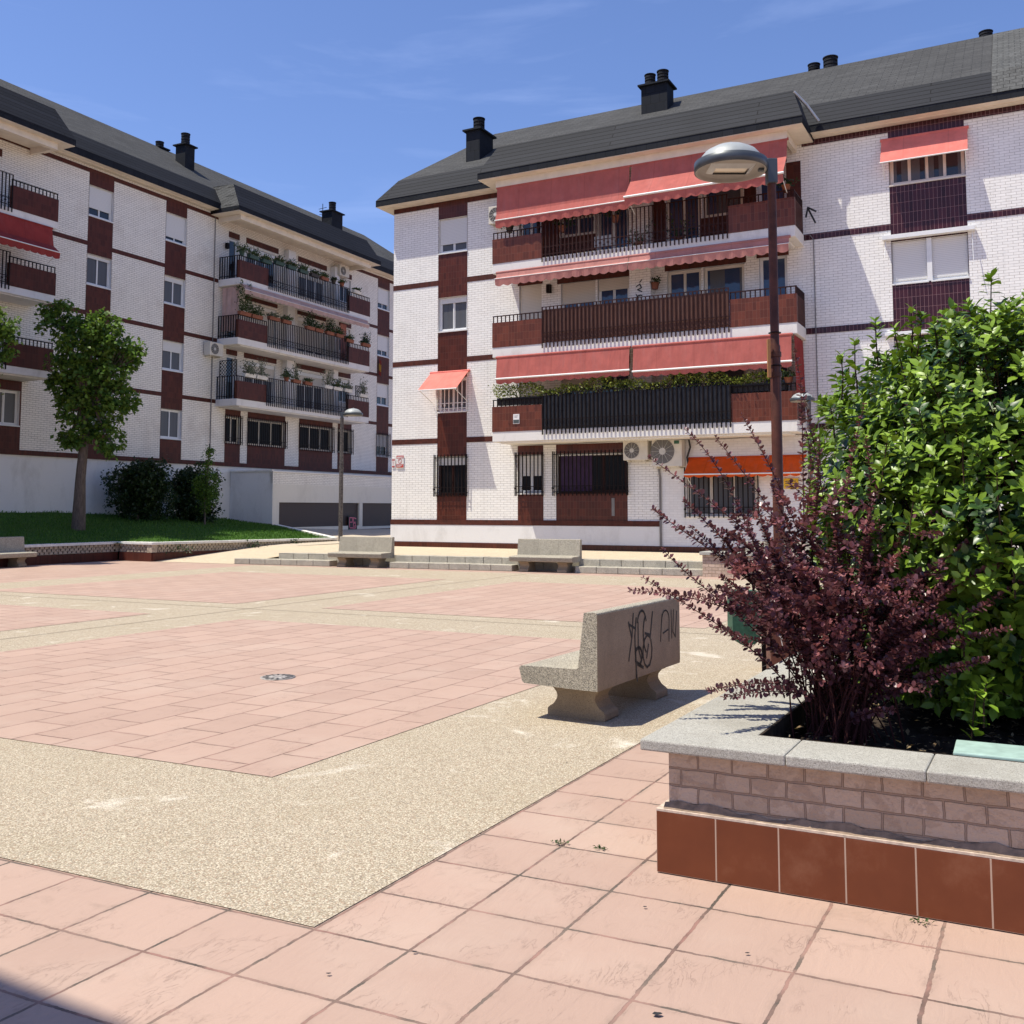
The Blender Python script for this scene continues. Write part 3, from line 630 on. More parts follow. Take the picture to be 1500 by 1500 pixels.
def awning(par, a, b, prof, val, m, bar='white_metal', arms=True, barr=.02, label=None):
    """prof: (n,z) points from the top down to the front bar, in front of the wall"""
    c = MB(); K = max(4, int((b - a) / .25))
    for i in range(len(prof) - 1):
        (n0, z0), (n1, z1) = prof[i], prof[i + 1]
        for k in range(K):
            x0, x1 = a + (b - a) * k / K, a + (b - a) * (k + 1) / K
            s0 = .012 * math.sin(k * 1.9 + i) * (i > 0); s1 = .012 * math.sin((k + 1) * 1.9 + i) * (i > 0); e = len(prof) > 2 or True
            c.quad((x0, -n0, z0), (x1, -n0, z0), (x1, -n1, z1), (x0, -n1, z1))
    o = c.build('awning', m, par); 
    if label: o['label'] = label
    n1, z1 = prof[-1]; n0, z0 = prof[0]
    f = MB(); f.tube([(a - .02, -n1, z1), (b + .02, -n1, z1)], barr, 8); f.build('front_bar', bar, o)
    f = MB(); f.tube([(a - .03, -n0 + .02, z0), (b + .03, -n0 + .02, z0)], .045, 8); f.build('roller', 'zinc' if bar != 'white_metal' else m, o)
    if val:
        v = MB(); scallop(v, a, b, -n1 - .004, z1, -n1 + .03, z1 - val); v.build('valance', m, o)
    if arms:
        for x in (a + .06, b - .06):
            f = MB(); f.tube([(x, -max(0.03, n0 - .1), z1 - .35 if z1 - .35 > 0 else z1), (x, -n1 + .02, z1)], .012, 6); f.build('arm', bar, o)
    return o
def air_unit(par, x, z, w, h, d=.32, y=0., fan=.4, name='air_conditioner', side=False):
    g = MB(); g.box(x, x + w, y - d - .06, y - .06, z, z + h); 
    g.box(x + .1, x + .14, y - d, y, z - .05, z); g.box(x + w - .14, x + w - .1, y - d, y, z - .05, z)
    o = g.build(name, 'ac_cream', par, .012); r = fan * h; cx, cz, yy = x + w * .36, z + h * .5, y - d - .062
    q = MB(); n = 28; q.add([(cx, yy, cz)] + [(cx + r * math.cos(2 * math.pi * i / n), yy, cz + r * math.sin(2 * math.pi * i / n)) for i in range(n)], [(0, 1 + (i + 1) % n, 1 + i) for i in range(n)])
    for rr in (r, r * .75, r * .5): q.tube([(cx + rr * math.cos(2 * math.pi * i / n), yy - .008, cz + rr * math.sin(2 * math.pi * i / n)) for i in range(n + 1)], .006, 4)
    q.build('fan_grille', 'ac_grille', o)
    q = MB(); q.add([(cx, yy - .014, cz)] + [(cx + r * .28 * math.cos(2 * math.pi * i / n), yy - .012, cz + r * .28 * math.sin(2 * math.pi * i / n)) for i in range(n)], [(0, 1 + (i + 1) % n, 1 + i) for i in range(n)])
    for k in range(12): t = 2 * math.pi * k / 12; q.tube([(cx, yy - .01, cz), (cx + r * math.cos(t), yy - .01, cz + r * math.sin(t))], .005, 4)
    q.build('fan_hub', 'ac_hub', o); return o
def pots(mb, x, y, z, r=.2, h=.45):
    pr = []; k = 4
    for i in range(k): z0 = h * i / k; pr += [(r, z0), (r, z0 + h / k * .62), (r * .86, z0 + h / k * .66), (r * .86, z0 + h / k * .97)]
    pr += [(r * 1.08, h), (r * 1.08, h * 1.06), (.01, h * 1.12)]; mb.lathe(pr, (x, y, z), 18, cap=False, smooth=False)
def chimney(roof, a, b, n, depth, z0, z1, potlist, m='slate_fascia'):
    c = MB(); c.box(a, b, -n, -n + depth, z0, z1); c.box(a - .1, b + .1, -n - .1, -n + depth + .1, z1, z1 + .06)
    c.box(a - .06, b + .06, -n - .06, -n + depth + .06, z0, z0 + .1, 0)
    o = c.build('chimney', m, roof)
    q = MB()
    for x, y, r, h in potlist: pots(q, x, y, z1 + .06, r, h)
    q.build('chimney_pot', 'slate_dark', roof); return o
def roof(par, x0, x1, ze, zf, zb, zr, nr, hipL, hipR, parts, pale=None):
    """mansard: soffit at ze, fascia to zf at n=.5, slate to zb at n=-.1, shingles to the ridge zr at n=-nr"""
    e, b = .52, -.1; back = -2 * nr
    P = {'e0': (x0, e, ze), 'e1': (x0, e, zf)}
    el0, el1 = x0, x1; bl0 = x0 + (.55 if hipL else 0); bl1 = x1 - (.55 if hipR else 0); rl0 = x0 + (hipL or 0); rl1 = x1 - (hipR or 0)
    nb_ = back - e; nbb = back - b
    m = MB(); Pq = lambda s, n, z: (s, -n, z); xp = pale if pale else x1
    m.quad(Pq(el0, e, ze), Pq(xp, e, ze), Pq(xp, e, zf), Pq(el0, e, zf), 0)
    m.quad(Pq(el0, e + .012, zf), Pq(xp, e + .012, zf), Pq(min(bl1, xp), b, zb), Pq(bl0, b, zb), 1)
    m.quad(Pq(bl0, b, zb), Pq(min(bl1, xp), b, zb), Pq(min(rl1, xp), -nr, zr), Pq(rl0, -nr, zr), 2)
    m.quad(Pq(el0, e, zf), Pq(xp, e, zf), Pq(xp, e + .012, zf), Pq(el0, e + .012, zf), 0)
    if pale:
        m.quad(Pq(xp, e, ze), Pq(x1, e, ze), Pq(x1, e, zf), Pq(xp, e, zf), 0); m.quad(Pq(xp, e + .02, zf), Pq(x1, e + .02, zf), Pq(bl1, b, zb + .02), Pq(xp, b, zb + .02), 3)
        m.quad(Pq(xp, b, zb + .02), Pq(bl1, b, zb + .02), Pq(rl1, -nr, zr + .02), Pq(xp, -nr, zr + .02), 3)
    # back
    m.quad(Pq(el1, nb_, ze), Pq(el0, nb_, ze), Pq(el0, nb_, zf), Pq(el1, nb_, zf), 0); m.quad(Pq(el1, nb_, zf), Pq(el0, nb_, zf), Pq(bl0, nbb, zb), Pq(bl1, nbb, zb), 1)
    m.quad(Pq(bl1, nbb, zb), Pq(bl0, nbb, zb), Pq(rl0, -nr, zr), Pq(rl1, -nr, zr), 2)
    for (el, bl, rl) in ((el0, bl0, rl0), (el1, bl1, rl1)):
        m.quad(Pq(el, nb_, ze), Pq(el, e, ze), Pq(el, e, zf), Pq(el, nb_, zf), 0); m.quad(Pq(el, nb_, zf), Pq(el, e, zf), Pq(bl, b, zb), Pq(bl, nbb, zb), 1); m.poly([Pq(bl, nbb, zb), Pq(bl, b, zb), Pq(rl, -nr, zr)], 2)
    # projecting parts over the balconies
    for (a, c, zpe, zpf, zpb, npj, pm) in parts:
        o = .38; bi = npj - .7
        m.quad(Pq(a, npj, zpe), Pq(c, npj, zpe), Pq(c, npj, zpf), Pq(a, npj, zpf), 0); m.quad(Pq(a, npj + .012, zpf), Pq(c, npj + .012, zpf), Pq(c - o, bi, zpb), Pq(a + o, bi, zpb), 1)
        bk = -.25; m.quad(Pq(a + o, bi, zpb), Pq(c - o, bi, zpb), Pq(c - o, bk, zpb + .03), Pq(a + o, bk, zpb + .03), 2)
        for x, xi, mm in ((a, a + o, pm), (c, c - o, 1)):
            m.quad(Pq(x, npj, zpe), Pq(x, 0, zpe), Pq(x, 0, zpf), Pq(x, npj, zpf), 0); m.quad(Pq(x, npj, zpf), Pq(x, 0, zpf), Pq(xi, bk, zpb), Pq(xi, bi, zpb), mm)
        mid = MB()
    ro = m.build('roof', ['slate_fascia', 'slate_dark', 'shingle_grey', 'shingle_pale'], par)
    s = MB(); s.quad(Pq(el0, e, ze + .001), Pq(el0, nb_, ze + .001), Pq(el1, nb_, ze + .001), Pq(el1, e, ze + .001))
    s.box(el0 + .1, el1 - .1, -.24, -.02, ze - .02, ze + .01)
    for (a, c, zpe, zpf, zpb, npj, pm) in parts:
        s.box(a + .02, c - .02, -npj + .02, -.01, zpe - .02, zpe + .0)
        s.box(a + .5, c - .5, -1.32, -1.12, zpe - .25, zpe - .022); s.box(a + .5, a + .62, -1.12, -.01, zpe - .25, zpe - .022); s.box(c - .62, c - .5, -1.12, -.01, zpe - .25, zpe - .022)
    s.build('soffit', 'cream_render', ro)
    return ro
def band(par, x0, x1, z0, z1, m='brown_tile_dull', y=-.012, light=True):
    b = MB(); b.box(x0, x1, y, .02, z0, z1); o = b.build('floor_band', m, par)
    return o

# ------------------------------------------------------------------ right building
RB = empty('apartment_building', tuple(rw(0, 0, 0)), frame_dir(RD)); tag(RB, 'white brick apartment building with red awnings, facing the plaza in sun', 'building')
XR = 27.0; FL = [4.05, 6.85, 9.65]
holes = []; colm = MB(); wins = []
c1 = (1.90, 3.06)
for (c, d, sh, kw) in ((10.57, 11.80, .74, dict(curt=1)), (7.80, 9.0, .17, dict(curt=1)), (4.98, 6.16, 0., dict(curt=1)), (2.10, 3.44, .22, dict(gl='dark_room', fr_='brown_iron'))): wins.append((*c1, c, d, sh, 2, kw))
c2 = (16.84, 18.78)
wins.append((*c2, 10.72, 11.90, 0., 4, dict(curt=2, fr_='white_cream'))); wins += [(16.84, 17.76, 7.9, 9.1, .93, 1, {}), (17.86, 18.78, 7.9, 9.1, .93, 1, {})]; wins.append((*c2, 5.05, 6.3, .4, 2, {})); wins.append((*c2, 2.3, 3.5, .5, 2, {}))
c3 = (24.2, 25.4)
for c in (10.6, 7.8, 5.0, 2.2): wins.append((*c3, c, c + 1.2, .5, 2, {}))
for k, z in enumerate(FL):
    top = z + 2.28
    wins += [(5.08, 5.92, z + .02, top, .52 if k < 2 else .3, 1 if k == 1 else 2, dict(shm='persiana_cream', sill=False, box=.0, gl='glass_blue' if k == 1 else 'glass')),
             (6.62, 7.85, z + .9, top - .1, .55, 2, dict(shm='persiana_cream', sill=False, gl='glass_blue')), (7.92, 9.0, z + .02, top - .1, .18, 2, dict(shm='persiana_cream', sill=False, gl='glass_blue')),
             (10.26, 11.35, z + .02, top - .12, 0, 2, dict(sill=False, gl='glass_blue', fr_='white_cream')), (11.42, 12.68, z + .9, top - .12, 0, 1, dict(sill=False, gl='glass_blue', curt=2, fr_='white_cream')), (13.12, 13.95, z + .8, top, 0, 2, dict(sill=False, gl='glass_blue'))]
wins.append((5.06, 5.94, 2.15, 3.42, .55, 2, dict(gl='dark_room'))); wins.append((6.46, 8.86, 2.15, 3.42, .05, 3, dict(fr_='brown_iron', gl='dark_room'))); wins.append((10.8, 12.95, 1.42, 2.85, .0, 3, dict(fr_='white_cream', gl='glass_curtain')))
holes = [(w[0], w[1], w[2], w[3]) for w in wins]
m = MB(); 
wallgrid(m, 0, 9.97, 1.27, 12.45, holes, 0.0, .15, 0, 1)
wallgrid(m, 9.97, XR, 3.75, 12.45, holes, 0.0, .15, 0, 1)
wallgrid(m, 9.97, 15.2, .5, 3.75, holes, -.012, .16, 2, 1); wallgrid(m, 15.2, XR, .5, 3.75, holes, 0, .15, 0, 1)
m.quad((0, 0, 0), (0, 0, 12.45), (0, 9, 12.45), (0, 9, 0)); m.quad((XR, 0, 0), (XR, 9, 0), (XR, 9, 12.45), (XR, 0, 12.45)); m.quad((0, 9, 0), (0, 9, 12.45), (XR, 9, 12.45), (XR, 9, 0))
m.build('wall', ['white_brick', 'white_metal', 'painted_brick'], RB)
m = MB(); m.box(-.02, 9.97, -.03, .1, .5, 1.10); m.build('plinth', 'plinth_render', RB, .01)
m = MB(); m.box(-.035, 16, -.05, .1, .30, .50); m.build('tile_skirting', 'brown_tile', RB)
band(RB, -.02, 9.97, 1.10, 1.27, 'brown_tile_dull', -.04)
for z0 in (3.90, 6.68, 9.45, 12.26):
    zt = z0 + .18
    for a, b in ((-.004, c1[0]), (c1[1], 4.72), (14.44, c2[0]), (c2[1], c3[0]), (c3[1], XR)):
        band(RB, a, b, z0, zt, 'brown_tile_dull' if a < 14 else 'plum_tile')
        if z0 < 12: q = MB(); q.box(a, b, -.02, .0, zt + .001, zt + .02); 
for (a_, b_, h_) in ((5.97, 6.58, 2.2), (6.6, 7.86, .88), (9.86, 10.22, 2.2), (11.38, 12.7, .88), (12.72, 13.08, 2.2), (13.98, 14.4, 2.2)):
    t = MB(); t.box(a_, b_, -.02, -.001, FL[2] + .01, FL[2] + h_); t.build('shade_cladding', 'brown_tile_dull', RB)  # brown panels added to darken the shaded back wall of the top balcony
# dark tile columns
def tilecol(par, a, b, z0, z1, hs, mt, y=-.006):
    t = MB(); wallgrid(t, a, b, z0, z1, [h for h in hs if h[0] >= a - .2 and h[1] <= b + .2], y, .0, 0, 0)
    t.quad((a, y, z0), (a, y, z1), (a, .0, z1), (a, .0, z0)); t.quad((b, y, z0), (b, 0, z0), (b, 0, z1), (b, y, z1)); return t.build('tile_column', mt, par)
tilecol(RB, c1[0] - .01, c1[1] + .01, 1.27, 12.44, holes, 'brown_tile'); tilecol(RB, c2[0] - .01, c2[1] + .01, 1.27, 12.44, holes, 'plum_tile'); tilecol(RB, c3[0] - .01, c3[1] + .01, 1.27, 12.44, holes, 'plum_tile')
tilecol(RB, 5.03, 5.97, 1.27, 3.72, holes, 'brown_tile'); tilecol(RB, 6.43, 8.89, 1.27, 3.72, holes, 'brown_tile')
for z in FL:
    for a, b in ((5.04, 5.96), (6.5, 9.05), (10.2, 12.74), (13.06, 14.0)):
        t = MB(); t.box(a, b, -.03, -.001, z + 2.24 if b - a < 2 else z + 2.16, z + 2.46); t.build('lintel', 'brown_tile_dull', RB)
    t = MB(); t.box(9.15, 9.85, -.35, -.001, z + .002, z + 2.46); t.build('pier', 'white_brick', RB)
q = MB(); q.box(17.745, 17.875, -.02, .12, 7.9, 9.1); q.build('mullion', 'white_metal', RB)
for (a, b, c, d, sh, n, kw) in wins: window(RB, a + .01, b - .01, c + .01, d - .01, .09, sh, n, **kw)
grille(RB, 1.84, 3.10, 2.06, 3.50); grille(RB, 5.0, 5.98, 2.06, 3.50, .14); grille(RB, 6.38, 8.92, 2.06, 3.50, .16); grille(RB, 10.76, 12.98, 1.38, 2.9, .06)
grille(RB, 1.86, 3.08, 4.96, 6.15, .05, 'white_metal', .17)
q = MB()
for i in range(11): x0, x1 = 6.55 + i * .1, 6.55 + (i + 1) * .1; q.quad((x0, .075 + .02 * (i % 2), 2.2), (x1, .075 + .02 * ((i + 1) % 2), 2.2), (x1, .075 + .02 * ((i + 1) % 2), 3.38), (x0, .075 + .02 * (i % 2), 3.38))
q.build('purple_curtain', 'cloth_purple', RB)
# balconies
balcony(RB, 4.74, 14.45, 9.62, 6.54, 12.55, 1.2, 'none', 'brown_iron', rightside=True)
balcony(RB, 4.74, 14.45, 6.86, 6.54, 12.55, 1.2, 'reed_screen', 'brown_iron', rightside=True)
balcony(RB, 4.74, 14.40, 4.12, 6.54, 12.55, 1.2, 'black_sheet', 'dark_iron', rightside=True)
# awnings
awning(RB, 4.95, 9.55, [(1.30, 12.10), (1.36, 11.2), (1.44, 10.98)], .22, 'awning_red', label='faded red awning hanging straight over the top balcony, left half')
awning(RB, 9.62, 14.3, [(1.30, 12.10), (1.42, 11.55), (1.95, 10.92)], .24, 'awning_red', barr=.035, label='red awning pushed outwards over the top balcony, right half')
awning(RB, 4.95, 9.5, [(1.32, 9.28), (1.36, 9.12), (1.46, 9.05)], .20, 'awning_rose', barr=.012, arms=False, label='rolled rose awning over the middle balcony, left half')
awning(RB, 9.52, 14.3, [(1.32, 9.28), (1.36, 9.12), (1.46, 9.05)], .20, 'awning_rose', barr=.012, arms=False, label='rolled rose awning over the middle balcony, right half')
awning(RB, 4.95, 9.5, [(1.32, 6.50), (1.38, 5.80)], .13, 'awning_red', barr=.03, arms=False, label='red awning over the lowest balcony, left half')
awning(RB, 9.62, 14.3, [(1.32, 6.50), (1.38, 5.74)], .13, 'awning_red', barr=.03, arms=False, label='red awning over the lowest balcony, right half')
q = MB()
for i in range(10): y0, y1 = -1.25 + i * .115, -1.25 + (i + 1) * .115; q.quad((14.36 + .03 * (i % 2), y0, 6.48), (14.36 + .03 * ((i + 1) % 2), y1, 6.48), (14.40 + .04 * ((i + 1) % 2), y1, 4.6), (14.40 + .04 * (i % 2), y0, 4.6))
q.build('side_curtain', 'curtain_red', RB)
awning(RB, 1.64, 3.17, [(.06, 6.36), (.90, 5.66)], 0, 'awning_coral', label='small coral awning tilted over a barred window')
awning(RB, 16.66, 18.88, [(.06, 12.04), (.12, 11.93), (.48, 11.26)], 0, 'awning_coral', label='coral awning over the top window by the roof')
awning(RB, 10.92, 14.35, [(.06, 3.16), (.66, 2.66)], .05, 'awning_orange', label='bright orange awning over the shop window')
q = MB(); q.box(16.62, 18.98, -.22, -.02, 9.14, 9.26); q.tube([(16.7, -.1, 9.14), (16.68, -.25, 8.6)], .012); q.tube([(18.9, -.1, 9.14), (18.92, -.25, 8.3)], .012); q.build('awning_case', 'white_metal', RB, .01)
q = MB(); q.box(16.62, 18.98, -.22, -.02, 6.42, 6.52); q.build('awning_case', 'white_metal', RB, .01)
air_unit(RB, 8.90, 3.14, .80, .60); air_unit(RB, 9.85, 2.92, .95, .93, .36); air_unit(RB, 4.10, 11.25, .75, .60, .3)
q = MB(); q.tube([(9.98, -.06, .5), (9.98, -.06, 2.6), (9.93, -.06, 3.0)], .035, 8); q.build('drainpipe', 'pipe_grey', RB)
for pts in ([(14.62, -.03, 9.6), (14.72, -.03, 9.45), (14.74, -.03, 3.9)], [(5.0, -.3, 3.74), (7, -.5, 3.70), (9.5, -.5, 3.75), (12, -.45, 3.70), (14.6, -.3, 3.78)], [(14.1, -1.0, 12.1), (14.1, -1.0, 10.9)], [(10.9, -.14, 3.9), (10.98, -.16, 3.5), (10.88, -.16, 3.2), (10.9, -.1, 2.95)]):
    q = MB(); q.tube(pts, .014 if pts[0][0] != 10.9 else .03, 5); q.build('cable', 'pipe_grey' if pts[0][0] != 10.9 else 'black_paint', RB)
q = MB(); q.box(8.36, 8.46, -.022, -.007, 1.42, 1.98); q.build('cover_strip', 'pipe_grey', RB)
q = MB(); q.box(10.56, 10.72, -.425, -.4205, 3.60, 3.70); q.build('maker_label', 'bin_green', RB)
# wall lanterns
for x in (6.25, ): q = MB(); q.box(x - .07, x + .07, -.2, -.06, 8.72, 9.0); q.box(x - .02, x + .02, -.06, 0, 8.9, 8.94); q.build('wall_lantern', 'dark_iron', RB)
rf = roof(RB, -.45, XR + .4, 12.45, 12.67, 13.52, 16.5, 4.5, 2.1, 2.1, [(4.40, 14.80, 12.36, 12.56, 13.62, 1.65, 1)], 19.52)
chimney(rf, 2.44, 3.0, 1 - 1.95, 1.0, 13.9, 15.22, [(2.72, 1.4, .21, .5)])
chimney(rf, 8.40, 9.35, -2.95, .7, 15.1, 16.45, [(8.63, 3.25, .19, .42), (9.1, 3.25, .20, .46)])
chimney(rf, 13.6, 14.9, -4.7, .7, 16.2, 16.45, [(13.95, 5.0, .2, .38), (14.5, 5.0, .24, .5)]); chimney(rf, 19.0, 19.7, -4.7, .6, 16.2, 16.4, [(19.3, 5.0, .2, .36)])
q = MB(); q.tube([(14.45, -1.0, 13.55), (14.75, -.75, 13.2), (15.05, -.58, 12.72)], .05, 6); q.build('flashing', 'zinc', rf)

# ------------------------------------------------------------------ left building
LB = empty('apartment_building', tuple(lw(0, 0, 0)), frame_dir(LDIR)); tag(LB, 'shaded white brick apartment building with plant balconies, beyond the lawn', 'building')
XL0, XL1 = -22., 24.; LF = [6.55, 9.3, 12.0]; B0, B1 = 3.72, 15.0
wins = []; lcols = [(-1.97, -.79), (2.0, 3.19), (18.02, 19.22), (-14.2, -13.0)]
for ci, (a, b) in enumerate(lcols):
    for k, (c, d) in enumerate(((4.60, 5.85), (7.50, 8.76), (10.33, 11.54), (13.04, 14.26))):
        sh = [[.0, .3, .12, .72], [0., .35, .18, .84], [.55, .62, .72, .72], [.3, .5, .2, .5]][ci][k]
        wins.append((a, b, c, d, sh, 2, dict(curt=1 if k < 3 and ci < 2 else 0)))
for z in LF:
    k = LF.index(z)
    for off in (0, -21.2):
        wins += [(5.86 + off, 6.48 + off, z + .02, z + 2.1, [0, 1., 0][k] * .8, 1, dict(sill=False)), (7.05 + off, 9.25 + off, z + .05 if k != 1 else z + .05, z + 2.0, [.35, .85, .1][k], 3, dict(sill=False, box=.16, curt=2 if k == 2 else 1, shm='persiana_cream')),
                 (10.9 + off, 13.15 + off, z + .05, z + 2.0, [.3, .8, .25][k], 3, dict(sill=False, box=.16, curt=1, shm='persiana_cream')), (14.38 + off, 15.4 + off, z + .75, z + 2.05, [.4, .5, .35][k], 2, dict(sill=False))]
for (a, b) in ((5.88, 6.82), (7.38, 10.02), (11.2, 13.88), (14.42, 15.6)): wins.append((a, b, 4.62, 5.86, .0, 2 if b - a < 2 else 3, dict(sill=False, gl='dark_room', fr_='white_cream')))
wins.append((-6.3, -4.66, 4.60, 5.85, 0, 3, dict(curt=1)))
wins = [w for w in wins if not (w[0] < -15.5)]
holes = [w[:4] for w in wins]
m = MB(); wallgrid(m, XL0, XL1, B0, B1, holes, 0, .15, 0, 1)
m.quad((XL1, 0, 0), (XL1, 9, 0), (XL1, 9, B1), (XL1, 0, B1)); m.quad((XL0, 0, 0), (XL0, 0, B1), (XL0, 9, B1), (XL0, 9, 0)); m.quad((XL0, 9, 0), (XL0, 9, B1), (XL1, 9, B1), (XL1, 9, 0))
m.build('wall', ['old_white_brick', 'white_metal'], LB)
m = MB(); m.box(XL0, XL1, -.02, .1, 0, 2.62); m.box(XL0, XL1, .0, .1, 2.62, 3.56); m.build('basement_wall', 'white_render', LB)
band(LB, XL0, XL1, 3.56, 3.74, 'brown_tile_dull', -.06)
for z0 in (6.36, 9.12, 11.84, 14.74):
    segs_ = [(XL0, lcols[3][0]), (lcols[3][1], lcols[0][0]), (lcols[0][1], lcols[1][0]), (lcols[1][1], 5.2), (15.45, lcols[2][0]), (lcols[2][1], XL1)]
    for a, b in segs_: band(LB, a, b, z0, z0 + .17)
for (a, b) in lcols: tilecol(LB, a - .01, b + .01, 3.72, 14.92, holes, 'brown_tile_dull')
tilecol(LB, -6.4, -4.60, 3.72, 6.2, holes, 'brown_tile_dull')
for (a, b) in ((5.84, 6.86), (7.34, 10.06), (11.14, 13.92), (14.38, 15.62)): tilecol(LB, a, b, 3.72, 6.2, holes, 'brown_tile_dull')
for z in LF:
    for off in (0, -21.2):
        for a, b in ((5.82, 6.52), (7.0, 9.3), (10.84, 13.2), (14.36, 15.44)):
            if a + off < -15.5: continue
            t = MB(); t.box(a + off, b + off, -.03, -.001, z + 2.12, z + 2.38); t.build('lintel', 'brown_tile_dull', LB)
        if off == 0: t = MB(); t.box(9.75, 10.3, -.3, -.001, z + .002, z + 2.42); t.box(13.55, 13.95, -.3, -.001, z + .002, z + 2.42); t.build('pier', 'painted_brick', LB)
for (a, b, c, d, sh, n, kw) in wins: window(LB, a + .01, b - .01, c + .01, d - .01, .09, sh, n, **kw)
for (a, b) in ((5.84, 6.86), (7.33, 10.07), (11.15, 13.93), (14.38, 15.62), (18.0, 19.25)): grille(LB, a, b, 4.56, 5.92, .14)
for k, z in enumerate(LF):
    balcony(LB, 5.2, 15.45, z - .02, 7.15, 13.5, 1.2, 'none', 'dark_iron', 'brown_tile_dull', 'slab_render', leftside=True, slab=.32)
    balcony(LB, -15.8, -4.33, z - .02, -13.9, -6.2, 1.2, 'none', 'dark_iron', 'brown_tile_dull', 'slab_render', slab=.28)
awning(LB, 5.35, 15.1, [(1.30, 11.66), (1.45, 11.45)], .16, 'awning_pale', arms=False, barr=.012, label='pale scalloped awning rolled over the middle balcony')
awning(LB, -12, -4.6, [(1.28, 11.66), (1.40, 11.0), (1.75, 10.72)], .2, 'curtain_red', label='red awning over the balcony at the left edge')
q = MB()
for i in range(6): y0, y1 = -1.15 + i * .16, -1.15 + (i + 1) * .16; q.quad((5.3 + .05 * (i % 2), y0, 11.6), (5.3 + .05 * ((i + 1) % 2), y1, 11.6), (5.28, y1, 9.6), (5.28 + .04 * (i % 2), y0, 9.6))
q.build('side_curtain', 'awning_pale', LB)
q = MB()
for i in range(6): x0, x1 = 13.8 + i * .09, 13.8 + (i + 1) * .09; q.quad((x0, -.5 - .05 * (i % 2), 9.35), (x1, -.5 - .05 * ((i + 1) % 2), 9.35), (x1, -.5 - .05 * ((i + 1) % 2), 11.4), (x0, -.5 - .05 * (i % 2), 11.4))
q.build('red_curtain', 'awning_rose', LB)
air_unit(LB, 4.35, 8.42, .85, .58, .35); air_unit(LB, 13.75, 14.0, .85, .55, .4)
q = MB(); q.tube([(4.9, -.04, 14.8), (4.9, -.04, 3.8)], .02, 5); q.build('cable', 'pipe_grey', LB)
for (x, z) in ((5.6, 13.5), (13.75, 13.35)): q = MB(); q.box(x - .07, x + .07, -.2, -.06, z, z + .26); q.box(x - .02, x + .02, -.06, 0, z + .1, z + .14); q.build('wall_lantern', 'dark_iron', LB)
rf2 = roof(LB, XL0 - .4, XL1 + .4, 15.02, 15.30, 16.12, 18.85, 4.0, 2.1, 2.1, [(4.62, 15.85, 14.85, 15.05, 16.22, 1.65, 3), (-16, -4.02, 14.82, 15.04, 16.2, 1.65, 1)])
chimney(rf2, 5.0, 5.6, -2.0, .6, 17.0, 18.55, [(5.3, 2.3, .2, .55)]); chimney(rf2, 5.25, 5.75, -3.9, .5, 18.2, 18.80, [(5.5, 4.15, .19, .3)]); chimney(rf2, 15.75, 16.75, -1.6, .7, 16.9, 18.30, [(16.25, 1.95, .2, .55)])
q = MB(); q.tube([(15.3, 1.9, 17.1), (15.3, 1.9, 18.6)], .02, 5); q.tube([(14.95, 1.9, 18.2), (15.65, 1.9, 18.5)], .015, 5); q.tube([(15.0, 1.9, 17.9), (15.6, 1.9, 18.1)], .012, 5); q.build('aerial', 'dark_iron', rf2)
# flag hanging from the far column
q = MB()
for k, (z0, z1, mi) in enumerate(((10.1, 9.85, 0), (9.85, 9.45, 1), (9.45, 9.2, 0))):
    for i in range(4): x0, x1 = 18.05 + i * .06, 18.05 + (i + 1) * .06; q.quad((x0, -.1 - .04 * (i % 2), z1 - i * .03), (x1, -.1 - .04 * ((i + 1) % 2), z1 - i * .03), (x1, -.1 - .04 * ((i + 1) % 2), z0 - i * .03), (x0, -.1 - .04 * (i % 2), z0 - i * .03), mi)
q.build('hanging_flag', ['flag_red', 'flag_yellow'], LB)

# ------------------------------------------------------------------ garage block
GB = empty('garage_block', tuple(lw(0, 0, 0)), frame_dir(LDIR)); tag(GB, 'low cream garage block with brown slatted shutters beyond the lawn kerb', 'garage')
gy = -2.48; doors = [(6.70, 12.90, .80, 1.93), (13.18, 19.0, .75, 1.93)]
m = MB(); wallgrid(m, 6.24, 22, 0, 2.75, doors, gy, .18, 0, 0); m.build('wall', 'garage_render', GB)
m = MB(); m.quad((6.24, gy, 0), (6.24, gy, 3.28), (6.24, -.03, 3.36), (6.24, -.03, 0)); m.build('side_wall', 'white_render', GB)
m = MB(); m.box(6.24, 22, gy + .0, gy + .2, 2.75, 3.28); m.quad((6.24, gy + .2, 3.27), (22, gy + .2, 3.27), (22, -.03, 3.3), (6.24, -.03, 3.3)); m.build('brick_parapet', 'old_white_brick', GB)
m = MB(); m.box(6.20, 22.03, gy - .03, gy + .22, 3.28, 3.33); m.box(6.18, 6.3, gy, -.05, 3.30, 3.37); m.build('roof_tiles', 'slab_render', GB)
for (a, b, c, d) in doors: m = MB(); m.box(a, b, gy + .1, gy + .14, c, d); o = m.build('garage_door', 'garage_slats', GB)
m = MB(); m.box(9.0, 22, gy - .02, gy + .05, .35, .62); m.build('tile_skirting', 'brown_tile_dull', GB)

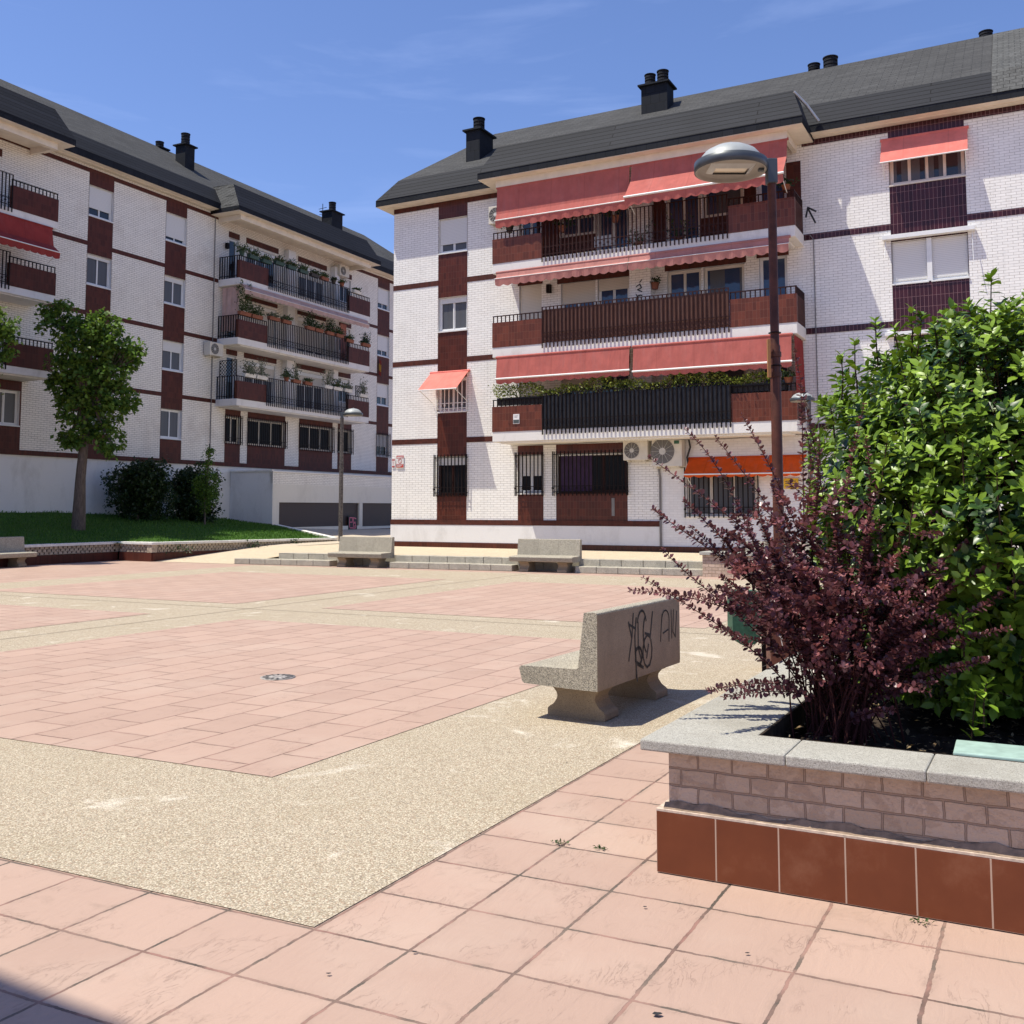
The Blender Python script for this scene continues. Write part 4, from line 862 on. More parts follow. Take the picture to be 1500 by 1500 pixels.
# ------------------------------------------------------------------ signs and scribbles
def put_sign(name, par_rot, org, build, label, cat): pass
def sign_root(name, p, rz, label, cat='sign'): e = empty(name, tuple(p), rz); tag(e, label, cat); return e
rzR = frame_dir(RD)
def strokes(mb, lines, w, y=0., mi=0):
    for ln in lines:
        for i in range(len(ln) - 1):
            (x0, z0), (x1, z1) = ln[i], ln[i + 1]; dx, dz = x1 - x0, z1 - z0; L_ = math.hypot(dx, dz) or 1; nx_, nz_ = -dz / L_ * w / 2, dx / L_ * w / 2; ex, ez = dx / L_ * w * .4, dz / L_ * w * .4
            mb.quad((x0 - nx_ - ex, y, z0 - nz_ - ez), (x1 - nx_ + ex, y, z1 - nz_ + ez), (x1 + nx_ + ex, y, z1 + nz_ + ez), (x0 + nx_ - ex, y, z0 + nz_ - ez), mi)
def arcpts(cx, cz, rx, rz_, a0, a1, n=10): return [(cx + rx * math.cos(R(a0 + (a1 - a0) * i / n)), cz + rz_ * math.sin(R(a0 + (a1 - a0) * i / n))) for i in range(n + 1)]
s1 = sign_root('notice_sign', rw(.21, .02, 3.09), rzR, 'white and red prohibition notice on the brick corner, larger of the two')
q = MB(); q.box(0, .31, -.015, 0, 0, .43); q.build('plate', 'sign_white', s1)
q = MB(); q.box(.005, .305, -.019, -.0155, .33, .425); q.box(.005, .305, -.019, -.0155, .005, .13); strokes(q, [arcpts(.155, .23, .075, .075, 0, 360, 18), [(.105, .28), (.205, .18)]], .018, -.019); q.build('red_print', 'sign_red', s1)
q = MB(); 
for r_, z_ in enumerate((.10, .07, .04)): strokes(q, [[(.03, z_), (.28 - .05 * r_, z_)]], .012, -.021)
strokes(q, [[(.04, .37), (.27, .37)]], .03, -.021); strokes(q, [[(.13, .20), (.16, .25), (.18, .21)]], .014, -.0205); q.build('lettering', 'sign_white', s1)
s1 = sign_root('notice_sign', rw(.0, .02, 3.10), rzR, 'small faded red lettered notice at the brick corner, left of the prohibition sign')
q = MB(); q.box(.01, .165, -.012, 0, 0, .32); q.build('plate', 'sign_white', s1)
q = MB(); strokes(q, [[(.03, .29), (.15, .29)], [(.03, .25), (.14, .25)], [(.03, .05), (.15, .05)], [(.03, .02), (.13, .02)]], .022, -.015); strokes(q, [[(.04, .2), (.12, .2)], [(.04, .16), (.13, .16)], [(.04, .12), (.11, .12)]], .01, -.015); q.build('red_print', 'sign_red', s1)
s1 = sign_root('balcony_plate', rw(5.52, 1.255, 4.34), rzR, 'small white and dark plate on the lowest balcony tile panel')
q = MB(); q.box(0, .22, -.015, 0, 0, .31); q.build('plate', 'sign_white', s1); q = MB(); q.box(.01, .21, -.018, -.0155, .015, .13); strokes(q, [[(.05, .25), (.17, .25)], [(.05, .21), (.15, .21)]], .012, -.017); q.build('print', 'sign_grey', s1)
s1 = sign_root('yellow_sign', rw(13.72, .03, 2.22), rzR, 'small yellow sign on the white wall right of the shop window')
q = MB(); q.box(0, .42, -.015, 0, 0, .3); q.build('plate', 'sign_yellow', s1); q = MB(); strokes(q, [[(.05, .22), (.35, .22)], [(.05, .15), (.30, .15)], [(.05, .08), (.35, .08)]], .02, -.018); q.build('print', 'sign_grey', s1)
G0 = empty('graffiti', tuple(rw(0, .006, 0)), rzR); tag(G0, 'black sprayed tags on the white brick beside the balconies', 'graffiti')
q = MB(); strokes(q, [[(14.58, 10.4), (14.78, 9.95)], [(14.52, 10.15), (14.58, 10.42), (14.80, 10.28)]], .05); q.build('arrow_mark', 'black_paint', G0)
q = MB(); strokes(q, [[(9.38, 8.55), (9.5, 8.62), (9.55, 8.5), (9.42, 8.45), (9.56, 8.38)], arcpts(9.5, 8.15, .12, .12, 60, 300), [(9.38, 8.3), (9.44, 8.2), (9.42, 8.0), (9.55, 8.0)], [(9.56, 8.75), (9.5, 8.68)]], .035, -.36 + .002); q.build('pier_mark', 'black_paint', G0)
s1 = empty('graffiti', tuple(lw(11.95, 2.49, 0)), frame_dir(LDIR)); tag(s1, 'pink and black sprayed tag low on the garage wall behind the lamp post', 'graffiti')
q = MB(); q.box(0, .75, -.006, 0, .62, 1.30); q.build('dark_patch', 'black_paint', s1)
q = MB(); strokes(q, [[(.1, .75), (.1, 1.2), (.35, 1.2), (.35, .98), (.1, .98)], [(.42, .75), (.42, 1.2), (.65, 1.15)], [(.42, .97), (.6, .97)], [(.15, .7), (.6, .68), (.65, .8)], arcpts(.52, .85, .1, .08, 0, 360)], .05, -.009); q.build('pink_letters', 'pink_paint', s1)

# ================================================================== BENCHES
def bench(loc, heading, label, backm='bench_stone', group='concrete benches of the plaza', L_=1.78):
    """local x along the length, y from the back face (0) to the seat front (+.62); heading = direction of +x"""
    d = hd(heading); e = empty('stone_bench', loc, math.atan2(d[1], d[0])); tag(e, label, 'bench', group)
    D_ = .71; n = 3; w = L_ / n
    for i in range(n):
        q = MB(); g = .002; q.prism([(0, .27), (0, .84), (.035, .845), (.115, .84), (.17, .42), (.185, .415), (D_ - .02, .405), (D_, .385), (D_ - .03, .285), (D_ - .05, .272), (.2, .262), (.0, .262)][1:], i * w + g, (i + 1) * w - g)
        q.build('seat_segment', 'bench_stone', e, .01)
    q = MB(); q.quad((.004, -.0015, .262), (.004, -.0015, .82), (L_ - .004, -.0015, .82), (L_ - .004, -.0015, .262))
    q.box(.004, L_ - .004, -.003, .0005, .285, .826); q.build('back_facing', 'bench_back', e)
    for x in (.22, L_ - .22 - .26):
        q = MB(); pr = []; z0 = 0
        front_ = [(.56, 0), (.56, .06), (.545, .075), (.505, .10), (.475, .14), (.47, .165), (.478, .19), (.51, .225), (.54, .235), (.545, .262)]
        back_ = [(.615 - a + -.015 - .0, z) for a, z in front_][::-1]
        q.prism([(a, z) for a, z in front_] + [(max(.02, a), z) for a, z in back_], x, x + .26)
        q.build('pedestal', 'bench_cast', e, .012)
    return e
nbk = bench((.645, 7.62, 0), 31.0, 'near concrete bench seen from behind, graffiti on its back, beside the planter')
nbk.scale = (.95, .97, 1.015)
# graffiti of the near bench: on its back face (local y=0, facing -y is outward)
q = MB()
Z = lambda x, z: (x, z)
strokes(q, [[(.60, .72), (.66, .60)], [(.70, .78), (.67, .60), (.60, .42)], [(.62, .70), (.74, .66)], [(.76, .74), (.73, .60), (.74, .40), (.86, .35)], arcpts(.88, .66, .10, .13, 160, 20), [(.80, .70), (.80, .50), (.86, .40)],
            arcpts(1.0, .60, .09, .16, 120, 250), [(.95, .60), (1.05, .58)], arcpts(1.0, .45, .10, .13, 60, 400), [(1.06, .55), (1.12, .76)], [(1.02, .5), (.98, .4)]], .02, -.006)
strokes(q, [[(.74, .50), (.76, .28)], arcpts(.80, .43, .08, .07, 140, -80), [(.78, .37), (.90, .33)], [(.76, .28), (.77, .24)]], .026, -.006)
q.build('graffiti', 'black_paint', nbk); q = MB()
strokes(q, [[(1.30, .50), (1.34, .72)], arcpts(1.42, .66, .09, .09, 180, 0), [(1.51, .66), (1.50, .48)], [(1.36, .56), (1.48, .58)], [(1.56, .74), (1.57, .50)], [(1.62, .74), (1.60, .55), (1.66, .50), (1.70, .72)]], .014, -.006)
q.build('graffiti', 'black_paint', nbk)
rz = frame_dir(RD)
# benches at the steps: back towards the steps, so +y local must point at the camera: run x from right to left
def far_bench(s_right, n_back, label): p = sp(s_right, n_back, 0); return bench(tuple(p), 114.7 + 180, label)
far_bench(4.02, -.45, 'concrete bench at the steps beside the lawn wall end, left of the far pair')
far_bench(9.60, -.45, 'concrete bench at the steps in front of the barred windows, right of the far pair')
far_bench(15.6, -.45, 'concrete bench at the steps mostly hidden behind the red bush')
bench((-14.25, 28.9, 0), 26.2 + 180, 'concrete bench cut by the left edge, against the lawn wall')

# ================================================================== STREET LAMPS
def lamp(x, y, zb, Hh, side, label, big=True, pm='rust_pole', rp=(.058, .046), rz=0):
    e = empty('street_lamp', (x, y, zb), rz); tag(e, label, 'street lamp', 'dome street lamps')
    q = MB(); q.tube([(0, 0, 0), (0, 0, Hh * .62), (0, 0, Hh * .625), (0, 0, Hh - .25)], [rp[0], rp[0] * .95, rp[1], rp[1]], 14)
    for zz in (Hh * .56, Hh * .60): q.tube([(0, 0, zz), (0, 0, zz + .05)], rp[0] * 1.12, 14)
    q.build('pole', pm, e)
    hx = side * .435
    q = MB(); q.box(-.055, .055, -.055, .055, Hh - .30, Hh - .03); q.box(min(0, side * .14), max(0, side * .14), -.03, .03, Hh - .16, Hh - .06); q.build('bracket', 'lamp_grey', e, .01)
    q = MB(); q.lathe([(.372, -.055), (.385, -.05), (.385, .045), (.375, .05)], (hx, 0, Hh - .11), 40, cap=False); q.lathe([(.372, -.055), (.355, -.052), (.35, -.02), (.0, -.018)], (hx, 0, Hh - .11), 40, cap=False, mi=1)
    q.build('rim', ['lamp_grey', 'lamp_inner'], e)
    q = MB(); q.lathe([(.34, .05), (.325, .09), (.27, .155), (.18, .205), (.08, .228), (.001, .232)], (hx, 0, Hh - .11), 40, cap=False); q.tube([(hx, 0, Hh + .11), (hx + .01, 0, Hh + .17)], [.014, .004], 6); q.build('dome', 'lamp_dome', e)
    if big:
        q = MB(); q.box(hx - .17, hx + .17, -.09, .09, Hh - .142, Hh - .131); q.build('lamp_glass', 'lamp_glass', e)
        q = MB(); z = Hh - .15
        q.add([(hx - .24, -.16, z + .022), (hx + .24, -.16, z + .022), (hx + .18, -.095, z - .012), (hx - .18, -.095, z - .012)], [(0, 1, 2, 3)]); q.add([(hx - .24, .16, z + .022), (hx + .24, .16, z + .022), (hx + .18, .095, z - .012), (hx - .18, .095, z - .012)], [(3, 2, 1, 0)])
        q.add([(hx - .24, -.16, z + .022), (hx - .24, .16, z + .022), (hx - .18, .095, z - .012), (hx - .18, -.095, z - .012)], [(0, 1, 2, 3)]); q.add([(hx + .24, -.16, z + .022), (hx + .24, .16, z + .022), (hx + .18, .095, z - .012), (hx + .18, -.095, z - .012)], [(3, 2, 1, 0)]); q.build('reflector', 'zinc', e)
        q = MB(); q.box(-.15, .15, -.15, .15, 0, .80); q.box(-.155, .155, -.155, .155, .80, .82); bx = q.build('base_box', 'box_brown', e, .008)
        g = MB(); lines = [[(-.03, .44), (-.04, .32), (-.02, .22)], arcpts(-.005, .40, .05, .05, 170, -60), [(-.06, .36), (-.03, .33)], [(.02, .36), (.03, .25)]]; strokes(g, lines, .01, -.1525); g.build('graffiti', 'pale_paint', e)
        q = MB(); q.box(-.10, -.07, -.09, -.05, 3.02, 3.42); q.build('wood_wedge', 'wood', e)
        for z_ in (3.15, 3.5): g = MB(); g.tube([(.062 * math.cos(t), .062 * math.sin(t), Hh * 0 + z_) for t in np.linspace(0, 6.28, 16)], .006, 4); g.build('wire', 'dark_iron', e)
    return e
Lp = gnd(1139, 985); LX, LY = (1139 - 750) / 1450 * 10.35, 10.35
lamp(LX, LY, 0, 5.41, -1, 'tall brown dome street lamp rising out of the red bush')
lamp((500 - 750) / 1450 * 39., 39., .33, 5.15, 1, 'worn dome street lamp in front of the garage shutters', False, 'old_pole', (.085, .075))
l3 = lamp((1187 - 750) / 1450 * 26.3, 26.3, .33, 5.12, 1, 'distant dome street lamp peeping over the left of the green bush', False, 'old_pole', (.075, .065), R(100)); l3.scale = (.85, .85, .85)
# litter bin
B = at(1092, 1000, 9.4); e = empty('litter_bin', (B.x, B.y, 0)); tag(e, 'round bottomed green litter bin half hidden behind the red bush', 'litter bin')
q = MB(); q.prism([(-.135, .88), (.135, .88)] + [(.135 * math.cos(R(-a)), .53 + .15 * math.sin(R(-a))) for a in range(0, 181, 15)], -.11, .11, axis='y'); q.build('body', 'bin_green', e, .01)
q = MB(); q.tube([(.19, .05, 0), (.19, .05, 1.0)], .022, 8); q.tube([(.12, .02, .8), (.19, .05, .8)], .015, 6); q.build('post', 'dark_iron', e)

# ================================================================== NEAR PLANTER
pd = hd(116.8); prz = math.atan2(pd[1], pd[0]); pc = gnd(962, 1277); PL = empty('planter', (pc[0], pc[1], 0), prz); tag(PL, 'near raised brick planter with granite coping and brown glazed tile foot', 'planter')
# local x to the right along the front, y going away
LX_, LY_ = 6.2, 6.5
q = MB(); q.box(0, LX_, 0, .3, 0, .272); q.box(0, .3, .3, LY_, 0, .272); q.build('tile_base', 'planter_tile', PL, .004)
q = MB(); q.box(.0, LX_, .0, .10, .272, .282); q.box(0, .10, .1, LY_, .272, .282); q.build('tile_edge', 'mortar_light', PL)
# uneven fillet between tile and brick, coloured as a dark shadow strip
q = MB(); k = 90
for i in range(k):
    x0, x1 = .03 + (LX_ - .05) * i / k, .03 + (LX_ - .05) * (i + 1) / k; h0 = .305 + .012 * math.sin(i * .7) + .008 * math.sin(i * 2.3); h1 = .305 + .012 * math.sin((i + 1) * .7) + .008 * math.sin((i + 1) * 2.3)
    q.quad((x0, .012, .283), (x1, .012, .283), (x1, .040, h1), (x0, .040, h0))
q.build('mortar_shade_fillet', 'mortar_shade', PL)
q = MB(); q.box(.045, LX_, .045, .3, .283, .548); q.box(.045, .3, .3, LY_, .283, .548); q.build('brick_wall', 'planter_brick', PL, .006)
cw = .50
def cop(x0, x1, y0, y1): 
    q = MB(); q.box(x0, x1, y0, y1, .536, .598); return q
xs = [-.055, .60, 1.16, 1.52, 2.6, 3.7, 4.8, 6.2]
for i in range(7):
    q = MB(); a, b = xs[i] + .0008, xs[i + 1] - .0008
    q.box(a, b, -.055, .27, .548, .598 + random.uniform(-.001, .001)); q.build('coping_stone', 'granite', PL, .008)
ys = [.27, 1.3, 2.35, 3.4, 4.45, 5.5, 6.5]
for i in range(6): q = MB(); q.box(-.055, .40, ys[i] + .002, ys[i + 1] - .002, .548, .598 + random.uniform(-.001, .001)); q.build('coping_stone', 'granite', PL, .008)
q = MB(); q.box(.40, LX_, .27, .282, .40, .596); q.box(.40, .412, .282, LY_, .40, .596); q.build('inner_edge', 'soil', PL)
q = MB(); nn_ = 40; 
sv = [(.4 + (LX_ - .4) * i / nn_, .27 + (LY_ - .27) * j / nn_, .47 + .05 * math.sin(i * 1.7 + j) * math.cos(j * 1.3) + random.uniform(-.015, .015)) for i in range(nn_ + 1) for j in range(nn_ + 1)]
q.add(sv, [(i * (nn_ + 1) + j, (i + 1) * (nn_ + 1) + j, (i + 1) * (nn_ + 1) + j + 1, i * (nn_ + 1) + j + 1) for i in range(nn_) for j in range(nn_)], 0, True); q.build('soil_bed', 'soil', PL)
for ch in PL.children:
    for v_ in ch.data.vertices: v_.co.x += v_.co.y * .034
tp = MB(); tp.box(0, .75, 0, .26, 0, .02)
o = tp.build('painted_slab', 'teal_paint', None, .006, loc=tuple(gnd(1396, 1104, .6)), rot=prz); tag(o, 'teal painted slab lying on the planter coping under the green bush', 'slab')
o.location.z = .588
# far planter glimpsed behind the bush
p = sp(12.9, .05, 0); e = empty('planter', tuple(p), frame_dir(RD) - .0); tag(e, 'far planter by the steps glimpsed through the red bush', 'planter')
q = MB(); q.box(.0, 3, 0, .6, 0, .52); q.build('brick_wall', 'planter_brick', e); q = MB(); q.box(-.06, 3.06, -.06, .66, .52, .60); q.build('coping', 'granite', e, .01)

# ================================================================== PLANTS
def stem_tube(mb, pts, r0, r1, seg=5): n = len(pts); mb.tube(pts, [r0 + (r1 - r0) * i / (n - 1) for i in range(n)], seg)
# ---- green evergreen shrub
def in_local(p): return p
BC = Vector((3.13, 5.75, 1.55))
shr = empty('evergreen_shrub', (2.95, 5.7, .5)); tag(shr, 'large glossy green shrub filling the right of the planter', 'shrub')
def bush_r(d):    # lumpy radius by direction
    a = math.atan2(d[1], d[0]); return (abs(d[0]) ** 2.9 + abs(d[1]) ** 2.9 + abs(d[2]) ** 2.9) ** (-1 / 2.9) * (1 + .05 * math.sin(3 * a + 1.1) + .05 * math.sin(7 * d[2] + 2 * a) + .04 * math.sin(11 * a + 5 * d[2]))
RX, RYY, RZ = 1.31, 1.08, 1.12
P, D, N, L_, MI = [], [], [], [], []
stemq = MB(); off = Vector(shr.location); tips = []
def rosette(c, d, n=5, s=.065, spread=.95, mi=0, gap=.022):
    d = Vector(d).normalized(); a = d.orthogonal().normalized(); b = d.cross(a); ph = random.uniform(0, 6.28)
    for k in range(n):
        t = ph + k * math.pi / 2
        for h in (0, math.pi):
            rdir = a * math.cos(t + h) + b * math.sin(t + h); up = .15 + .75 * k / max(1, n - 1)
            ld = (rdir * spread + d * up + Vector((random.uniform(-.15, .15), random.uniform(-.15, .15), random.uniform(-.2, .1)))).normalized()
            pos = c + d * (gap * k); nn2 = (d - ld * d.dot(ld) + Vector((0, 0, .15)))
            P.append(tuple(pos - off)); D.append(tuple(ld)); N.append(tuple(nn2)); sz = s * random.uniform(.75, 1.2) * (1 - .10 * k); L_.append(sz); MI.append(mi)
cnt = 0
while cnt < 7500:
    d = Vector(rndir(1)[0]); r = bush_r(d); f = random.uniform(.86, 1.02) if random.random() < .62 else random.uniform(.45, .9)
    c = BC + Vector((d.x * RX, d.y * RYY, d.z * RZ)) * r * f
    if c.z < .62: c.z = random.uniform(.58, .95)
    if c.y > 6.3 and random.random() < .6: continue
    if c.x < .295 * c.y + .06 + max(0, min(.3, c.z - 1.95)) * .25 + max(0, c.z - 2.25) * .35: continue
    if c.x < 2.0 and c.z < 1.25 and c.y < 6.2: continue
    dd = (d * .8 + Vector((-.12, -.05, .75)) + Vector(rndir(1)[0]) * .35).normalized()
    rosette(c, dd, random.choice([3, 4, 4, 5]), .082, .95, 1 if random.random() < (.15 if f > .8 else .75) else 0); cnt += 1  # more dark leaves inside, their colour standing in for the inner shade
    if cnt % 4 == 0: stem_tube(stemq, [c - dd * .22 - off - Vector((0, 0, .03)), c - off, c + dd * .07 - off], .004, .0025, 4)
# protruding shoots
for (x, y, Y, ln) in ((1452, 405, 5.3, .55), (1478, 440, 5.3, .4), (1335, 452, 5.5, .32), (1350, 462, 5.45, .25), (1282, 470, 5.6, .25), (1398, 452, 5.4, .25), (1252, 500, 5.6, .3), (1430, 470, 5.2, .3), (1310, 480, 5.5, .3), (1215, 590, 5.5, .2), (1490, 470, 5.5, .4), (1232, 520, 5.5, .25), (1370, 470, 5.4, .3),
                      (1410, 640, 4.75, .3), (1340, 720, 4.7, .3), (1460, 690, 4.65, .3), (1430, 1010, 4.65, .3), (1445, 1000, 4.6, .2), (1410, 900, 4.7, .2), (1300, 640, 4.8, .3), (1190, 770, 5.2, .3), (1215, 730, 5.2, .3), (1480, 780, 4.6, .3)):
    t = at(x, y, Y); b = t - Vector((random.uniform(-.05, .05), random.uniform(-.06, .02), ln)); dd = (t - b).normalized(); stem_tube(stemq, [b - off, (b + t) / 2 - off + Vector((random.uniform(-.01, .01), 0, 0)), t - off], .005, .003, 5)
    kk = max(2, int(ln / .05))
    for i in range(kk): rosette(b + dd * (ln * (i + .5) / kk) + Vector(rndir(1)[0]) * .02, (dd + Vector(rndir(1)[0]) * .4), random.choice([1, 2]), .075, 1.0, 0)
    rosette(t - dd * .05, dd, 3, .068, .8, 0)
leaves('foliage', P, D, N, L_, .78, ['leaf_euonymus', 'leaf_euonymus_old_shade'], shr, 2, MI)
for i in range(22):
    a = Vector((BC.x + random.uniform(-.35, .5), BC.y + random.uniform(-.35, .35), .45)); t = BC + Vector((random.uniform(-1, 1) * RX, random.uniform(-.9, .6) * RYY, random.uniform(.1, .9) * RZ)) * .8
    mid = (a * .55 + t * .45) + Vector((0, 0, .12)); stem_tube(stemq, [a - off, mid - off, t - off], .016, .005, 6)
stemq.build('stems', 'twig', shr)

# ---- red barberry
bar = empty('barberry_shrub', (1.66, 5.12, .5)); tag(bar, 'dark red barberry with arching thorny stems at the planter corner', 'shrub')
off = Vector(bar.location); P, D, N, L_, MI = [], [], [], [], []; stemq = MB()
def bez(a, b, c, d, n): return [a * ((1 - t) ** 3) + b * (3 * ((1 - t) ** 2) * t) + c * (3 * (1 - t) * t * t) + d * (t ** 3) for t in [i / (n - 1) for i in range(n)]]
def bstem(base, tip, start=.25, dens=1., arch=.35, mi=0, r0=.0045, ls=.031, sag=0):
    ln = (tip - base).length; up = base + Vector((0, 0, ln * arch)) + (tip - base) * .15; c = base + (tip - base) * .66 + Vector((0, 0, ln * (arch * .35) + sag))
    n = 22; jit = lambda q: Vector(rndir(1)[0]) * ln * q * (1 if tip.z > .9 else .15)
    pts = bez(base, up + jit(.07), c + jit(.08), tip, n); stem_tube(stemq, [p - off for p in pts], r0, .0016, 5)
    k = int(ln * 58 * dens)
    for i in range(k):
        t = start + (1 - start) * (i + random.random()) / k; x = t * (n - 1); j = min(int(x), n - 2); p = pts[j].lerp(pts[j + 1], x - j); dr = (pts[j + 1] - pts[j]).normalized()
        a = dr.orthogonal().normalized(); b = dr.cross(a); ph = i * 2.4 + random.random()
        m_ = random.choice([2, 3, 3])
        for q_ in range(m_):
            r_ = (a * math.cos(ph + q_ * 1.3) + b * math.sin(ph + q_ * 1.3)); ld = (r_ + dr * .35 + Vector((0, 0, .15)) + Vector(rndir(1)[0]) * .35).normalized()
            s = ls * random.uniform(.65, 1.25) * (1 - .35 * max(0, t - .75) / .25)
            P.append(tuple(p - off)); D.append(tuple(ld)); N.append(tuple(Vector((0, 0, 1)) + r_ * .4 + Vector(rndir(1)[0]) * .4)); L_.append(s); MI.append(mi if random.random() < .90 else 1 - mi)
def base(): return Vector((1.68 + random.gauss(0, .09), 5.12 + random.gauss(0, .10), .48))
TIPS = [(922, 865, 5.0), (942, 846, 5.1), (968, 802, 5.2), (955, 745, 5.3), (948, 668, 5.3), (1000, 732, 5.2), (1002, 628, 5.3), (1085, 605, 5.4), (1048, 640, 5.4), (1163, 510, 5.5), (1172, 560, 5.4), (1180, 630, 5.4), (1266, 592, 5.0), (1268, 640, 5.1),
        (1462, 595, 4.9), (1490, 650, 4.8), (1500, 640, 4.9), (1035, 1012, 4.7), (1060, 1022, 4.75), (1095, 905, 4.9), (1110, 870, 5.0), (1040, 918, 5.0), (1010, 770, 5.2), (1130, 705, 5.3), (1225, 700, 5.0), (1200, 640, 5.2), (1290, 700, 4.9), (1330, 760, 5.0),
        (1110, 740, 5.2), (1080, 800, 5.1), (1150, 780, 5.1), (1250, 780, 5.0), (1395, 900, 4.8), (1360, 870, 4.75), (1400, 850, 4.8), (1500, 810, 4.6), (1495, 850, 4.6), (1480, 920, 4.6), (1450, 965, 4.6), (1370, 1000, 4.7), (1310, 1040, 4.7), (1345, 950, 4.7), (1080, 860, 5.0), (1010, 868, 5.1)]
for i, (x, y, Y) in enumerate(TIPS):
    bstem(base(), at(x, y, Y), .22 if y < 900 else .35, (.7 if y < 720 else 1.0) if i < 22 else 1.25, .30 if x < 1300 else .28)
for i in range(46):
    x = random.gauss(1225, 125); y = random.gauss(870, 60); y = max(765, min(980, y)); x = max(1055, min(1420, x))
    if x < 1180 and y > 870: y -= 120
    bstem(base(), at(x, y, random.uniform(4.55, 5.6)), .48, 1.2, random.uniform(.08, .35), ls=.036, sag=random.uniform(-.02, .10))
for i in range(175):
    x = random.gauss(1215, 88); y = random.gauss(865, 62); x = max(1075, min(1400, x)); y = max(740, min(1000, y)); Y = random.uniform(4.62, 5.5)
    if x < 1175 and y > 900: continue
    p_ = at(x, y, Y); d_ = Vector((random.gauss(-.15, .7), random.gauss(-.2, .6), random.gauss(.25, .5))).normalized(); bstem(p_, p_ + d_ * random.uniform(.10, .22), .0, 1.2, .12, 1 if random.random() < .12 else 0, .0025, .034)
for (x, y, Y, x2, y2, Y2) in ((1160, 835, 4.72, 1410, 925, 4.62), (1165, 880, 4.75, 1350, 870, 4.6), (1190, 905, 4.7, 1250, 935, 4.62), (1280, 850, 4.75, 1380, 865, 4.6), (1300, 830, 4.7, 1330, 800, 4.65)):
    bstem(at(x, y, Y), at(x2, y2, Y2), .0, 1.7, .05, 1, .003, .026)
for (x, y) in ((1238, 920), (1245, 912), (1228, 925), (1283, 978), (1200, 965), (1270, 770)):
    c = at(x, y, 4.66)
    for i in range(26):
        d = Vector(rndir(1)[0]); P.append(tuple(c + d * .012 - off)); D.append(tuple(d)); N.append(tuple(Vector(rndir(1)[0]))); L_.append(.026); MI.append(1)
leaves('foliage', P, D, N, L_, .85, ['leaf_barberry', 'leaf_barberry_pink'], bar, 1, MI)
for i in range(26):
    a = base() + Vector((random.uniform(-.05, .05), 0, 0)); t = a + Vector((random.uniform(-.25, .25), random.uniform(-.2, .2), random.uniform(.3, .6))); stem_tube(stemq, [a - off, (a + t) / 2 + Vector((0, 0, .04)) - off, t - off], .007, .004, 5)
stemq.build('stems', 'red_twig', bar)
# dry leaves and twigs on the soil
n = 700; lp = np.c_[rng.uniform(1.15, 3.4, n), rng.uniform(4.6, 6.0, n), np.full(n, .52)]
o = leaves('leaf_litter', lp, rndir(n) * (1, 1, .2), rndir(n) * .4 + (0, 0, 1), rng.uniform(.02, .045, n), .6, 'leaf_dry'); tag(o, 'dry leaf litter on the soil under the planter shrubs', 'leaf litter', kind='stuff')
M_inv = None
# keep litter inside the bed
mw = PL.matrix_basis if False else Matrix.Translation(Vector((pc[0], pc[1], 0))) @ Matrix.Rotation(prz, 4, 'Z')
for v in range(0, len(o.data.vertices), 5):
    lc = mw.inverted() @ o.data.vertices[v].co
    if lc.y < .42 or lc.x < .45:
        for k in range(5): o.data.vertices[v + k].co.z -= .2

# ---- broadleaf trees on the lawn
def crown_tree(name, base, H_, blobs, trunk, leafn, ls, mats, label, cat='tree', group=None, tr=.17, barkm='bark', branches=True):
    e = empty(name, tuple(base)); tag(e, label, cat, group); off = Vector(base)
    q = MB(); pts = [Vector(p) for p in trunk]; n = len(pts); q.tube([p for p in pts], [tr * (1.25 if i == 0 else 1) * (1 - .45 * i / (n - 1)) for i in range(n)], 10)
    top = pts[-1]
    for (bx, by, bz, r) in blobs:
        if branches:
            f = pts[max(1, n - 1 - random.randint(0, 1))]; t = Vector((bx, by, bz)); mid = (f + t) / 2 + Vector((0, 0, -.12)); q.tube([f, mid, t], [tr * .45, tr * .28, tr * .1], 6)
            for k in range(5): d = Vector(rndir(1)[0]) * r * .8; q.tube([mid.lerp(t, .6), t + d], [tr * .12, tr * .04], 4)
    q.build('trunk', barkm, e)
    P, D, N, L_, MI = [], [], [], [], []; tot = sum(b[3] ** 2 for b in blobs)
    for (bx, by, bz, r) in blobs:
        nl = int(leafn * r * r / tot); cl = max(8, nl // 26)
        for c in range(cl):
            d = Vector(rndir(1)[0]); cc = Vector((bx, by, bz)) + d * r * random.uniform(.55, 1.12)
            for k in range(26):
                p = cc + Vector(rndir(1)[0]) * random.uniform(0, .5) * max(.5, r); P.append(tuple(p)); ld = Vector(rndir(1)[0]) + Vector((0, 0, -.35)); D.append(tuple(ld)); N.append(tuple(Vector(rndir(1)[0]) + Vector((0, 0, 1.2)))); L_.append(ls * random.uniform(.7, 1.3))
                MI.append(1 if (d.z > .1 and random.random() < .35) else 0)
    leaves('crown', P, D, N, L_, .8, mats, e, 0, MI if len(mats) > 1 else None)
    return e
def T3(x, y, Y, b): p = at(x, y, Y) - b; return (p.x, p.y, p.z)
tb = at(115, 768, 33.5); tb.z = lawn_z(tb.x, tb.y) - .02
